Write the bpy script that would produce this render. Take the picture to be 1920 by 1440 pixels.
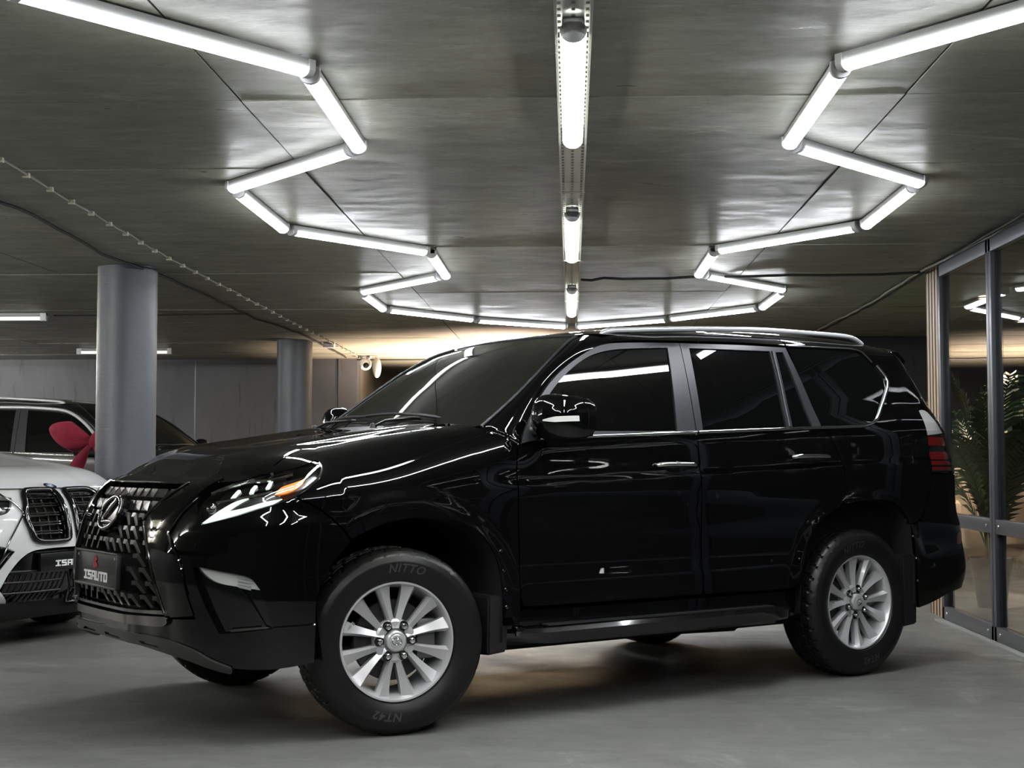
import bpy, bmesh, math, random
import numpy as np
from mathutils import Vector, Matrix, Euler
from mathutils.geometry import delaunay_2d_cdt

for o in list(bpy.data.objects): bpy.data.objects.remove(o, do_unlink=True)
SC = bpy.context.scene
COL = SC.collection
random.seed(7); RNG = np.random.default_rng(7)
PI = math.pi

# ---------------------------------------------------------------- camera, world, exposure
# room frame: x to the right, y away from the camera along the cable tray, z up; camera over the origin
CAM_H, CAM_PITCH, CAM_YAW, FPX = 1.1352, .05324, .04130, 2662.0
cam_data = bpy.data.cameras.new('camera'); cam = bpy.data.objects.new('camera', cam_data); COL.objects.link(cam)
cam_data.sensor_fit = 'HORIZONTAL'; cam_data.sensor_width = 36.0; cam_data.lens = 36.0*FPX/1920.0
cam_data.clip_start = .05; cam_data.clip_end = 200
cam.location = (0, 0, CAM_H); cam.rotation_euler = (PI/2+CAM_PITCH, 0, CAM_YAW)
SC.camera = cam
world = bpy.data.worlds.new('world'); SC.world = world; world.use_nodes = True
world.node_tree.nodes['Background'].inputs[0].default_value = (.55, .6, .7, 1)
world.node_tree.nodes['Background'].inputs[1].default_value = .012
SC.view_settings.view_transform = 'Standard'; SC.view_settings.look = 'None'
SC.view_settings.exposure = 0.74; SC.view_settings.gamma = 1.0; SC.view_settings.use_curve_mapping = False
try:
    SC.cycles.use_denoising = True; SC.cycles.max_bounces = 8; SC.cycles.diffuse_bounces = 3; SC.cycles.glossy_bounces = 4
    SC.cycles.transparent_max_bounces = 8; SC.cycles.sample_clamp_indirect = 8.0; SC.cycles.caustics_reflective = False; SC.cycles.caustics_refractive = False
except Exception: pass
TUBE_E, LAMP_E = 52.0, 40.0          # radiance of the zigzag tubes and of the three tray lamps

# ---------------------------------------------------------------- materials
MATS = {}
def _new(name):
    m = bpy.data.materials.new(name); m.use_nodes = True; MATS[name] = m
    return m, m.node_tree, m.node_tree.nodes['Principled BSDF']
def pmat(name, col, rough=.5, metal=0, coat=0, coat_rough=.03, spec=.5, emit=None, es=0, ior=None, trans=0, alpha=1, sheen=0):
    m, nt, b = _new(name)
    b.inputs['Base Color'].default_value = (*col, 1); b.inputs['Roughness'].default_value = rough; b.inputs['Metallic'].default_value = metal
    b.inputs['Coat Weight'].default_value = coat; b.inputs['Coat Roughness'].default_value = coat_rough
    b.inputs['Specular IOR Level'].default_value = spec; b.inputs['Transmission Weight'].default_value = trans
    if ior: b.inputs['IOR'].default_value = ior
    if emit: b.inputs['Emission Color'].default_value = (*emit, 1); b.inputs['Emission Strength'].default_value = es
    if sheen: b.inputs['Sheen Weight'].default_value = sheen
    return m
def N(nt, t, **kw):
    n = nt.nodes.new(t)
    for k, v in kw.items():
        if k in n.inputs: n.inputs[k].default_value = v
        else: setattr(n, k, v)
    return n
def noise(nt, scale, detail=6, rough=.6, vec=None, dist=0):
    n = N(nt, 'ShaderNodeTexNoise'); n.inputs['Scale'].default_value = scale; n.inputs['Detail'].default_value = detail
    n.inputs['Roughness'].default_value = rough; n.inputs['Distortion'].default_value = dist
    if vec is not None: nt.links.new(vec, n.inputs['Vector'])
    return n.outputs['Fac']
def ramp(nt, fac, stops):
    r = N(nt, 'ShaderNodeValToRGB'); e = r.color_ramp.elements
    while len(e) < len(stops): e.new(.5)
    for k, (p, c) in enumerate(stops):
        e[k].position = p; e[k].color = (*c, 1) if len(c) == 3 else c
    nt.links.new(fac, r.inputs[0]); return r.outputs[0]
def mixc(nt, fac, a, b, mode='MIX'):
    m = N(nt, 'ShaderNodeMix', data_type='RGBA', blend_type=mode)
    for sock, v in ((m.inputs[0], fac), (m.inputs[6], a), (m.inputs[7], b)):
        if hasattr(v, 'is_output'): nt.links.new(v, sock)
        elif isinstance(v, tuple): sock.default_value = (*v, 1) if len(v) == 3 else v
        else: sock.default_value = v
    return m.outputs[2]
def coords(nt, scale=(1,1,1), kind='Object'):
    tc = N(nt, 'ShaderNodeTexCoord'); mp = N(nt, 'ShaderNodeMapping'); mp.inputs['Scale'].default_value = scale
    nt.links.new(tc.outputs[kind], mp.inputs[0]); return mp.outputs[0]
def wcoords(nt, scale=(1,1,1)):
    g = N(nt, 'ShaderNodeNewGeometry'); mp = N(nt, 'ShaderNodeMapping'); mp.inputs['Scale'].default_value = scale
    nt.links.new(g.outputs['Position'], mp.inputs[0]); return mp.outputs[0]
def bump(nt, b, h, strength=.2, dist=.01):
    n = N(nt, 'ShaderNodeBump'); n.inputs['Strength'].default_value = strength; n.inputs['Distance'].default_value = dist
    nt.links.new(h, n.inputs['Height']); nt.links.new(n.outputs[0], b.inputs['Normal'])
def maprange(nt, fac, a, b, lo, hi):
    m = N(nt, 'ShaderNodeMapRange'); nt.links.new(fac, m.inputs[0])
    for i, v in zip((1,2,3,4), (a,b,lo,hi)): m.inputs[i].default_value = v
    return m.outputs[0]

def m_floor():
    m, nt, b = _new('polished_concrete')
    v = wcoords(nt); vs = wcoords(nt, (.7, 2.4, 1))
    a = ramp(nt, noise(nt, .55, 6, .62, v, .5), [(.30, (.105,.106,.098)), (.70, (.170,.171,.158))])
    c = mixc(nt, .50, a, ramp(nt, noise(nt, 2.6, 9, .74, vs, 1.0), [(.30, (.078,.078,.073)), (.72, (.205,.204,.190))]))
    c = mixc(nt, maprange(nt, noise(nt, 1.5, 10, .76, v, 1.6), .56, .61, 0, .50), c, (.245,.244,.224))
    c = mixc(nt, maprange(nt, noise(nt, 5, 7, .72, vs, 1.8), .60, .68, 0, .45), c, (.068,.068,.062))
    c = mixc(nt, maprange(nt, noise(nt, 9, 8, .78, vs, 1.2), .52, .68, 0, .40), c, (.080,.080,.074))
    c = mixc(nt, maprange(nt, noise(nt, 16, 6, .75, wcoords(nt, (.5,2.6,1)), 1.0), .56, .70, 0, .40), c, (.225,.224,.206))
    c = mixc(nt, maprange(nt, noise(nt, 3.1, 10, .8, wcoords(nt, (1.4,1.9,1)), 2.2), .66, .69, 0, .5), c, (.27,.268,.245))
    nt.links.new(c, b.inputs['Base Color'])
    nt.links.new(maprange(nt, noise(nt, 2.0, 6, .65, v), .3, .7, .34, .62), b.inputs['Roughness'])
    b.inputs['Specular IOR Level'].default_value = .38
    bump(nt, b, noise(nt, 11, 9, .75, v), .28, .006); return m
def m_ceil():
    m, nt, b = _new('formwork_concrete')
    v = wcoords(nt); vs = wcoords(nt, (.8, 2.0, 1)); vl = wcoords(nt, (.35, 9, 1))
    oi = N(nt, 'ShaderNodeObjectInfo')
    a = ramp(nt, noise(nt, 1.3, 8, .7, v, 1.0), [(.30, (.165,.166,0.131)), (.70, (.300,.300,0.241))])
    c = mixc(nt, .50, a, ramp(nt, noise(nt, 5.5, 9, .76, vs, 1.2), [(.30, (.120,.121,0.096)), (.72, (.360,.358,0.287))]))
    c = mixc(nt, maprange(nt, noise(nt, 4.0, 7, .7, vl), .58, .72, 0, .35), c, (.40,.395,0.317))
    c = mixc(nt, maprange(nt, noise(nt, 9, 6, .74, vl, .8), .60, .67, 0, .55), c, (.095,.094,0.075))
    c = mixc(nt, maprange(nt, noise(nt, 1.0, 9, .74, vs, 1.8), .58, .63, 0, .55), c, (.46,.455,0.368))
    c = mixc(nt, maprange(nt, noise(nt, 22, 8, .8, wcoords(nt, (.9,1.6,1)), 1.0), .52, .68, 0, .55), c, (.12,.12,0.096))
    c = mixc(nt, maprange(nt, oi.outputs['Random'], 0, 1, 0, .40), c, (.16,.16,0.127))
    nt.links.new(c, b.inputs['Base Color'])
    r = maprange(nt, noise(nt, 3.2, 8, .72, vs), .3, .72, .24, .60)
    nt.links.new(r, b.inputs['Roughness']); b.inputs['Specular IOR Level'].default_value = .34
    bump(nt, b, noise(nt, 9, 10, .8, wcoords(nt, (.6,2.6,1))), .45, .008); return m
def m_wall(name, lo, hi, rough=.75, streak=False):
    m, nt, b = _new(name)
    v = wcoords(nt, (1,1,.5)); c = ramp(nt, noise(nt, 1.4, 7, .65, v, .5), [(.3, lo), (.72, hi)])
    if streak:
        st = noise(nt, 5.0, 4, .6, wcoords(nt, (3.2, 3.2, .22)))
        c = mixc(nt, maprange(nt, st, .62, .70, 0, .8), c, tuple(x*.35 for x in lo))
    nt.links.new(c, b.inputs['Base Color']); b.inputs['Roughness'].default_value = rough
    bump(nt, b, noise(nt, 30, 6, .7, v), .25, .004); return m
def m_column():
    m, nt, b = _new('grey_painted_column')
    v = wcoords(nt, (1,1,1)); c = ramp(nt, noise(nt, 1.2, 5, .6, v), [(.3, (.072,.079,.092)), (.7, (.105,.114,.130))])
    nt.links.new(c, b.inputs['Base Color']); b.inputs['Roughness'].default_value = .42
    bump(nt, b, noise(nt, 5, 6, .65, wcoords(nt, (.5,.5,5))), .45, .006); return m
def m_rubber():
    m, nt, b = _new('tyre_rubber')
    c = ramp(nt, noise(nt, 9, 6, .6, coords(nt)), [(.3, (.006,.006,.0058)), (.7, (.011,.0105,.010))])
    nt.links.new(c, b.inputs['Base Color']); b.inputs['Roughness'].default_value = .34; b.inputs['Specular IOR Level'].default_value = .32
    return m
def m_glass(name, tint=(.9,.95,.93), refl=1.0, rough=.0):
    """thin pane: clear through, mirror by the angle"""
    m = bpy.data.materials.new(name); m.use_nodes = True; MATS[name] = m; nt = m.node_tree; nt.nodes.clear()
    out = N(nt, 'ShaderNodeOutputMaterial'); mx = N(nt, 'ShaderNodeMixShader'); tr = N(nt, 'ShaderNodeBsdfTransparent'); gl = N(nt, 'ShaderNodeBsdfGlossy')
    fr = N(nt, 'ShaderNodeFresnel'); ge = N(nt, 'ShaderNodeNewGeometry'); nt.links.new(maprange(nt, ge.outputs['Backfacing'], 0, 1, 1.52, 1/1.52), fr.inputs[0])
    tr.inputs[0].default_value = (*tint, 1); gl.inputs['Roughness'].default_value = rough; gl.inputs[0].default_value = (refl,refl,refl,1)
    nt.links.new(fr.outputs[0], mx.inputs[0]); nt.links.new(tr.outputs[0], mx.inputs[1]); nt.links.new(gl.outputs[0], mx.inputs[2]); nt.links.new(mx.outputs[0], out.inputs[0])
    return m
def m_wood():
    m, nt, b = _new('oak_slat')
    v = coords(nt, (30, 30, 1.6)); c = ramp(nt, noise(nt, 2.2, 7, .6, v, 1.0), [(.3, (.30,.20,.12)), (.7, (.50,.37,.24))])
    nt.links.new(c, b.inputs['Base Color']); b.inputs['Roughness'].default_value = .5; return m
def m_velvet():
    m, nt, b = _new('red_velvet')
    c = ramp(nt, noise(nt, 14, 5, .6, coords(nt)), [(.3, (.17,.003,.018)), (.7, (.29,.007,.034))])
    nt.links.new(c, b.inputs['Base Color']); b.inputs['Roughness'].default_value = .85; b.inputs['Sheen Weight'].default_value = .3
    b.inputs['Sheen Tint'].default_value = (1,.3,.4,1); return m
def m_alloy(name='silver_alloy', base=.62):
    m, nt, b = _new(name)
    c = ramp(nt, noise(nt, 30, 3, .5, coords(nt)), [(.3, (base*.94,)*3), (.7, (base,base,base*1.01))])
    nt.links.new(c, b.inputs['Base Color']); b.inputs['Metallic'].default_value = .45; b.inputs['Roughness'].default_value = .30
    b.inputs['Coat Weight'].default_value = .5; return m
m_floor(); m_ceil(); m_column(); m_rubber(); m_wood(); m_velvet(); m_alloy()
m_wall('charcoal_wall', (.065,.066,.072), (.100,.102,.110), .8, True); m_wall('black_wall', (.020,.021,.025), (.032,.033,.038), .8, True)
m_wall('grey_wall', (.11,.112,.115), (.16,.16,.162), .8, True)
m_wall('warm_wall', (.15,.135,.115), (.22,.20,.17), .8); m_wall('side_wall', (.055,.057,.06), (.085,.087,.09), .8)
pmat('black_paint', (.0016,.0016,.0019), .5, 0, 1.0, .004, 0.0); MATS['black_paint'].node_tree.nodes['Principled BSDF'].inputs['Coat IOR'].default_value = 1.54
pmat('white_paint', (.74,.75,.74), .35, 0, 1.0, .02)
pmat('dark_paint', (.006,.006,.0065), .3, 0, 1.0, .03)
pmat('gloss_black', (.004,.004,.0042), .09, 0, .6, .03)
pmat('satin_black', (.011,.011,.012), .42); pmat('plate_black', (.008,.008,.009), .25)
pmat('trim_black', (.040,.042,.046), .36, .35)
pmat('matte_black', (.006,.006,.006), .9, spec=.2)
pmat('skid_black', (.030,.030,.029), .48)
pmat('tinted_glass', (.0022,.0024,.0024), .015, spec=.5, ior=1.5)
pmat('screen_glass', (.010,.010,.0085), .012, spec=.6, ior=1.55)
pmat('chrome', (.78,.78,.76), .07, 1.0); pmat('dark_chrome', (.20,.195,.19), .12, 1.0)
pmat('satin_rail', (.60,.61,.62), .30, .35)
pmat('white_plastic', (.62,.63,.64), .45); pmat('grey_plastic', (.30,.31,.31), .5); pmat('steel', (.42,.43,.42), .35, .9)
pmat('mortar', (.24,.24,.225), .85); pmat('galvanised', (.50,.51,.47), .38, .85)
pmat('frame_grey', (.060,.066,.078), .38, .2); pmat('seal_black', (.012,.012,.013), .6)
pmat('amber', (.85,.20,.012), .25, 0, .8, emit=(1,.22,.01), es=.22); pmat('red_lens', (.26,.004,.007), .12, 0, 1.0)
pmat('clear_lens', (.62,.63,.61), .16, .1, 1.0); pmat('drl_white', (.80,.86,.80), .35, 0, .5, emit=(.86,1,.88), es=.42)
pmat('lamp_black', (.012,.012,.012), .25, 0, .4); pmat('reflector', (.62,.62,.61), .16, .95)
pmat('lamp_clear', (.72,.72,.70), .18, .1, 1.0); pmat('letter_white', (.80,.80,.80), .5); pmat('letter_red', (.35,.01,.02), .4); pmat('blue_enamel', (.02,.16,.5), .3)
pmat('tyre_letter', (.032,.031,.030), .45)
pmat('disc_iron', (.045,.045,.045), .4, .6); pmat('caliper', (.16,.16,.155), .4, .6)
pmat('pot_black', (.012,.0125,.013), .4); pmat('soil', (.03,.022,.015), .95); pmat('palm_leaf', (.035,.080,.030), .45); pmat('peach_fabric', (.78,.60,.46), .9); pmat('downlight', (.9,.8,.6), .5, emit=(1,.80,.58), es=12); pmat('palm_stem', (.035,.032,.018), .8)
pmat('cable_black', (.012,.012,.012), .6); pmat('cable_grey', (.20,.195,.17), .6); pmat('clip_white', (.55,.53,.42), .6)
def m_lamp(name, col, e):
    """opal diffuser: brightest straight down, weak towards its edges"""
    m, nt, b = _new(name); b.inputs['Base Color'].default_value = (.9,.9,.9,1); b.inputs['Emission Color'].default_value = (*col, 1)
    g = N(nt, 'ShaderNodeNewGeometry'); sx = N(nt, 'ShaderNodeSeparateXYZ'); nt.links.new(g.outputs['Normal'], sx.inputs[0])
    nt.links.new(maprange(nt, sx.outputs['Z'], -.95, -.1, e, e*.06), b.inputs['Emission Strength']); return m
m_lamp('tube_light', (.93,.96,1.0), TUBE_E); m_lamp('tray_light', (1.0,1.0,.93), LAMP_E)
pmat('tube_dim', (.78,.78,.74), .45, emit=(1,.97,.9), es=.5); pmat('fill_tube', (.9,.9,.9), .4, emit=(1,.98,.94), es=190)
pmat('warm_lamp', (.9,.8,.6), .5, emit=(1,.62,.34), es=26.0)
m_glass('clear_pane', (.97,.98,.97), .55); m_glass('lens_glass', (.95,.96,.95), 1.0, .01)

# ---------------------------------------------------------------- mesh helpers
def link(name, me, mat, parent=None):
    o = bpy.data.objects.new(name, me); COL.objects.link(o)
    if mat:
        if len(me.materials) == 0: me.materials.append(MATS[mat])
    if parent is not None: o.parent = parent
    return o
def empty(name, loc=(0,0,0), rz=0, parent=None):
    o = bpy.data.objects.new(name, None); COL.objects.link(o); o.location = loc; o.rotation_euler = (0,0,rz); o.empty_display_size = .1
    if parent is not None: o.parent = parent
    return o
def tag(o, label, cat=None, group=None):
    o['label'] = label
    if cat: o['category'] = cat
    if group: o['group'] = group
    return o
def struct(o, label=None):
    o['kind'] = 'structure'
    if label: o['label'] = label
    return o
def pymesh(name, V, Fc, smooth=False, normals=None):
    me = bpy.data.meshes.new(name); me.from_pydata([tuple(map(float, v)) for v in V], [], [tuple(map(int, f)) for f in Fc]); me.update()
    if smooth or normals is not None:
        me.polygons.foreach_set('use_smooth', [True]*len(me.polygons))
    if normals is not None:
        nn = np.asarray(normals, float); nn = nn/np.maximum(np.linalg.norm(nn, axis=1, keepdims=True), 1e-9)
        me.normals_split_custom_set_from_vertices([tuple(n) for n in nn])
    return me
def bm_obj(name, bm, mat, parent=None, smooth=False, angle=None):
    me = bpy.data.meshes.new(name); bmesh.ops.recalc_face_normals(bm, faces=bm.faces); bm.to_mesh(me); bm.free()
    if smooth:
        me.polygons.foreach_set('use_smooth', [True]*len(me.polygons))
        if angle: me.set_sharp_from_angle(angle=angle)
    return link(name, me, mat, parent)
def bbox(bm, x0, x1, y0, y1, z0, z1, bev=0, seg=2):
    r = bmesh.ops.create_cube(bm, size=1.0); vs = r['verts']
    for v in vs:
        v.co = Vector(((x0+x1)/2+v.co.x*(x1-x0), (y0+y1)/2+v.co.y*(y1-y0), (z0+z1)/2+v.co.z*(z1-z0)))
    if bev:
        es = list({e for v in vs for e in v.link_edges})
        bmesh.ops.bevel(bm, geom=es, offset=bev, segments=seg, profile=.5, affect='EDGES')
def box(name, x0, x1, y0, y1, z0, z1, mat, parent=None, bev=0, seg=2):
    bm = bmesh.new(); bbox(bm, x0, x1, y0, y1, z0, z1, bev, seg); return bm_obj(name, bm, mat, parent, bev > 0, .7)
def tube(name, pts, r, mat, parent=None, n=8, caps=True, closed=False, flat=1.0):
    """round (or flattened) tube swept along points; r scalar or list"""
    P = [Vector(p) for p in pts]; V = []; Fc = []; K = len(P)
    rr = r if hasattr(r, '__len__') else [r]*K
    up = Vector((0,0,1)); prev = None
    for i, p in enumerate(P):
        if closed: t = P[(i+1) % K]-P[i-1]
        else: t = P[min(i+1, K-1)]-P[max(i-1, 0)]
        t.normalize()
        if prev is None:
            a = up if abs(t.z) < .9 else Vector((1,0,0)); u = t.cross(a).normalized()
        else:
            u = (prev-t*prev.dot(t)).normalized()
        prev = u; w = t.cross(u)
        for k in range(n):
            an = 2*PI*k/n; V.append(p+u*math.cos(an)*rr[i]+w*math.sin(an)*rr[i]*flat)
    M = K if closed else K-1
    for i in range(M):
        for k in range(n):
            a, b = i*n+k, i*n+(k+1) % n; c, d = ((i+1) % K)*n+(k+1) % n, ((i+1) % K)*n+k
            Fc.append((a, d, c, b))
    if caps and not closed: Fc.append(tuple(range(n))); Fc.append(tuple((K-1)*n+k for k in reversed(range(n))))
    me = pymesh(name, V, Fc, True); me.set_sharp_from_angle(angle=1.0)
    return link(name, me, mat, parent)
def lathe(profile, n=48, axis='z', close=False):
    """profile (r, h) -> V, F"""
    V = []; Fc = []; K = len(profile)
    for i in range(n):
        a = 2*PI*i/n; c, s = math.cos(a), math.sin(a)
        for r, h in profile:
            V.append((r*c, r*s, h) if axis == 'z' else (r*c, h, r*s))
    for i in range(n):
        j = (i+1) % n
        for k in range(K if close else K-1):
            l = (k+1) % K
            Fc.append((i*K+k, j*K+k, j*K+l, i*K+l) if axis == 'z' else (i*K+k, i*K+l, j*K+l, j*K+k))
    return V, Fc
def lathe_obj(name, profile, mat, parent=None, n=48, axis='z', close=False, angle=.6):
    V, Fc = lathe(profile, n, axis, close); me = pymesh(name, V, Fc, True); me.validate()
    bm = bmesh.new(); bm.from_mesh(me); bmesh.ops.remove_doubles(bm, verts=bm.verts, dist=1e-5); bmesh.ops.recalc_face_normals(bm, faces=bm.faces); bm.to_mesh(me); bm.free()
    me.set_sharp_from_angle(angle=angle); return link(name, me, mat, parent)
def prism(name, poly, d0, d1, frame, mat, parent=None, bev=0):
    """polygon (u,v) extruded d0..d1 in a frame (origin, U, V, W)"""
    O, U, Vv, W = [Vector(q) for q in frame]; bm = bmesh.new()
    lo = [bm.verts.new(O+U*u+Vv*v+W*d0) for u, v in poly]; hi = [bm.verts.new(O+U*u+Vv*v+W*d1) for u, v in poly]
    n = len(poly); bm.faces.new(lo[::-1]); bm.faces.new(hi)
    for i in range(n): bm.faces.new((lo[i], lo[(i+1) % n], hi[(i+1) % n], hi[i]))
    if bev: bmesh.ops.bevel(bm, geom=list(bm.edges), offset=bev, segments=2, profile=.5, affect='EDGES')
    return bm_obj(name, bm, mat, parent, bev > 0, .6)
def copy_tree(o, parent=None):
    c = o.copy(); COL.objects.link(c)
    if parent is not None: c.parent = parent
    for ch in list(o.children): copy_tree(ch, c)
    return c
# ---- curved sheets: outline in a 2-D parameter plane, filled, lifted on a surface
def outline(pts, res, closed=True):
    """smooth curve through points; a point with a third value 1 is a sharp corner"""
    P = [np.array(p[:2], float) for p in pts]; C = [len(p) > 2 and p[2] for p in pts]; n = len(P); out = []
    for i in range(n if closed else n-1):
        p1, p2 = P[i], P[(i+1) % n]
        p0 = P[i-1] if (not C[i] and (closed or i > 0)) else p1-(p2-p1)
        p3 = P[(i+2) % n] if (not C[(i+1) % n] and (closed or i+2 < n)) else p2+(p2-p1)
        L = np.hypot(*(p2-p1)); k = max(1, int(math.ceil(L/res)))
        # centripetal-like tangent limits
        m1 = (p2-p0)/2; m2 = (p3-p1)/2
        for m in (m1, m2):
            q = np.hypot(*m)
            if q > L*1.2: m *= L*1.2/q
        for j in range(k):
            t = j/k; h = (2*t**3-3*t*t+1, t**3-2*t*t+t, -2*t**3+3*t*t, t**3-t*t)
            out.append(p1*h[0]+m1*h[1]+p2*h[2]+m2*h[3])
    if not closed: out.append(P[-1])
    return np.array(out)
def inside(poly, q):
    x, y = q[:,0], q[:,1]; c = np.zeros(len(q), bool); n = len(poly); j = n-1
    for i in range(n):
        (xi, yi), (xj, yj) = poly[i], poly[j]
        if yi != yj:
            c ^= ((yi > y) != (yj > y)) & (x < (xj-xi)*(y-yi)/(yj-yi)+xi)
        j = i
    return c
def edge_dist(poly, q):
    d = np.full(len(q), 9e9); n = len(poly)
    for i in range(n):
        a, b = poly[i], poly[(i+1) % n]; ab = b-a; L = max(ab@ab, 1e-12)
        t = np.clip(((q-a)@ab)/L, 0, 1); d = np.minimum(d, np.hypot(*(q-a-t[:,None]*ab).T))
    return d
def fill(out, holes, res):
    loops = [out]+holes; pts = []; edges = []
    for lp in loops:
        b = len(pts); m = len(lp); pts += [tuple(p) for p in lp]; edges += [(b+i, b+(i+1) % m) for i in range(m)]
    lo, hi = out.min(0), out.max(0)
    gx = np.arange(lo[0]+res*.5, hi[0], res); gy = np.arange(lo[1]+res*.5, hi[1], res*.87)
    g = np.array([(x+(res*.5 if r % 2 else 0), y) for r, y in enumerate(gy) for x in gx]).reshape(-1, 2)
    if len(g):
        ok = inside(out, g) & (edge_dist(out, g) > res*.45)
        for h in holes: ok &= ~inside(h, g) & (edge_dist(h, g) > res*.45)
        g = g[ok]
    allp = [Vector(p) for p in pts]+[Vector(tuple(p)) for p in g]
    V, E, Fc, *_ = delaunay_2d_cdt(allp, edges, [], 0, 1e-6)
    V = np.array([tuple(v) for v in V]); Fc = np.array([f for f in Fc if len(f) == 3])
    cen = V[Fc].mean(1); ok = inside(out, cen)
    for h in holes: ok &= ~inside(h, cen)
    Fc = Fc[ok]
    a, b, c = V[Fc[:,0]], V[Fc[:,1]], V[Fc[:,2]]
    sgn = (b[:,0]-a[:,0])*(c[:,1]-a[:,1])-(b[:,1]-a[:,1])*(c[:,0]-a[:,0])
    Fc = Fc[np.abs(sgn) > 1e-10]; sgn = sgn[np.abs(sgn) > 1e-10]
    Fc[sgn < 0] = Fc[sgn < 0][:, ::-1]
    return V, Fc
def surf_normal(fn, uv, sign):
    e = 4e-3
    du = fn(uv[:,0]+e, uv[:,1])-fn(uv[:,0]-e, uv[:,1]); dv = fn(uv[:,0], uv[:,1]+e)-fn(uv[:,0], uv[:,1]-e)
    n = np.cross(du, dv)*sign; return n/np.maximum(np.linalg.norm(n, axis=1, keepdims=True), 1e-12)
def sheet(fn, out, holes=(), res=.03, thick=.012, sign=1, lift=0.0, res_edge=None):
    """-> V, F, N of a thick sheet on surface fn; sign turns the normal outwards; lift moves it along the normal"""
    re = res_edge or res
    o = outline(out, re); hs = [outline(h, re) for h in holes]
    uv, Fc = fill(o, hs, res)
    Nn = surf_normal(fn, uv, sign); P = fn(uv[:,0], uv[:,1])+Nn*lift
    if sign < 0: Fc = Fc[:, ::-1]
    V = [P]; NN = [Nn]; FF = [tuple(f) for f in Fc]; base = len(P)
    if thick:
        from collections import Counter
        cnt = {}
        for f in Fc:
            for a, b in ((f[0],f[1]), (f[1],f[2]), (f[2],f[0])):
                cnt[(a,b)] = cnt.get((a,b), 0)+1
        be = [(a,b) for (a,b) in cnt if (b,a) not in cnt]
        ring = sorted({v for e in be for v in e}); idx = {v: i for i, v in enumerate(ring)}
        rp = P[ring]; rn = Nn[ring]; side = np.zeros_like(rp)
        for a, b in be:
            t = P[b]-P[a]; s = np.cross(t, Nn[a]); l = np.linalg.norm(s)
            if l > 1e-9: side[idx[a]] += s/l; side[idx[b]] += s/l
        side /= np.maximum(np.linalg.norm(side, axis=1, keepdims=True), 1e-9)
        m = len(ring)
        V += [rp, rp-rn*thick]; NN += [side, side]
        for a, b in be:
            FF.append((base+idx[b], base+idx[a], base+m+idx[a], base+m+idx[b]))
    return np.concatenate(V), FF, np.concatenate(NN)
def mirrored(V, Fc, Nn):
    M = np.array([1,-1,1]); return V*M, [tuple(reversed(f)) for f in Fc], Nn*M
def sheet_obj(name, fn, out, mat, parent, holes=(), res=.03, thick=.012, sign=1, lift=0.0, sides='L', res_edge=None, label=None):
    V, Fc, Nn = sheet(fn, out, holes, res, thick, sign, lift, res_edge); r = []
    if sides in ('L', 'LR'):
        r.append(link(name, pymesh(name, V, Fc, True, Nn), mat, parent))
    if sides in ('R', 'LR'):
        r.append(link(name, pymesh(name, *(lambda a, b, c: (a, b, True, c))(*mirrored(V, Fc, Nn))), mat, parent))
    if sides == 'B':
        W, G, Q = mirrored(V, Fc, Nn); k = len(V)
        me = pymesh(name, np.concatenate([V, W]), list(Fc)+[tuple(i+k for i in f) for f in G], True, np.concatenate([Nn, Q]))
        r.append(link(name, me, mat, parent))
    if label:
        for o in r: o['label'] = label
    return r if len(r) > 1 else r[0]
def mirror_obj(o, parent=None, name=None):
    """copy of an object on the other side of the car (y -> -y)"""
    me = o.data.copy(); M = Matrix.Diagonal((1,-1,1,1))
    c = bpy.data.objects.new(name or o.name.split('.')[0], me); COL.objects.link(c); c.parent = parent if parent is not None else o.parent
    ml = o.matrix_local.copy(); me.transform(ml); me.transform(M); me.flip_normals()
    return c
# ---------------------------------------------------------------- car body surfaces (car frame: x forward from the front axle, y left, z up)
def pchip(xs, ys):
    xs = np.asarray(xs, float); ys = np.asarray(ys, float)
    if xs[0] > xs[-1]: xs, ys = xs[::-1], ys[::-1]
    h = np.diff(xs); d = np.diff(ys)/h; m = np.zeros(len(xs))
    for i in range(1, len(xs)-1):
        if d[i-1]*d[i] > 0:
            w1, w2 = 2*h[i]+h[i-1], h[i]+2*h[i-1]
            m[i] = (w1+w2)/(w1/d[i-1]+w2/d[i])
    m[0], m[-1] = d[0], d[-1]
    def f(x):
        x = np.clip(np.asarray(x, float), xs[0], xs[-1])
        i = np.clip(np.searchsorted(xs, x, 'right')-1, 0, len(xs)-2)
        t = (x-xs[i])/h[i]
        return ((1+2*t)*(1-t)**2*ys[i] + t*(1-t)**2*h[i]*m[i] + t*t*(3-2*t)*ys[i+1] + t*t*(t-1)*h[i]*m[i+1])
    return f
def sstep(a, b, x):
    t = np.clip((np.asarray(x, float)-a)/(b-a), 0, 1); return t*t*(3-2*t)

WB, WR = 2.79, .385
XA, XB = .30, -3.30
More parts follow.
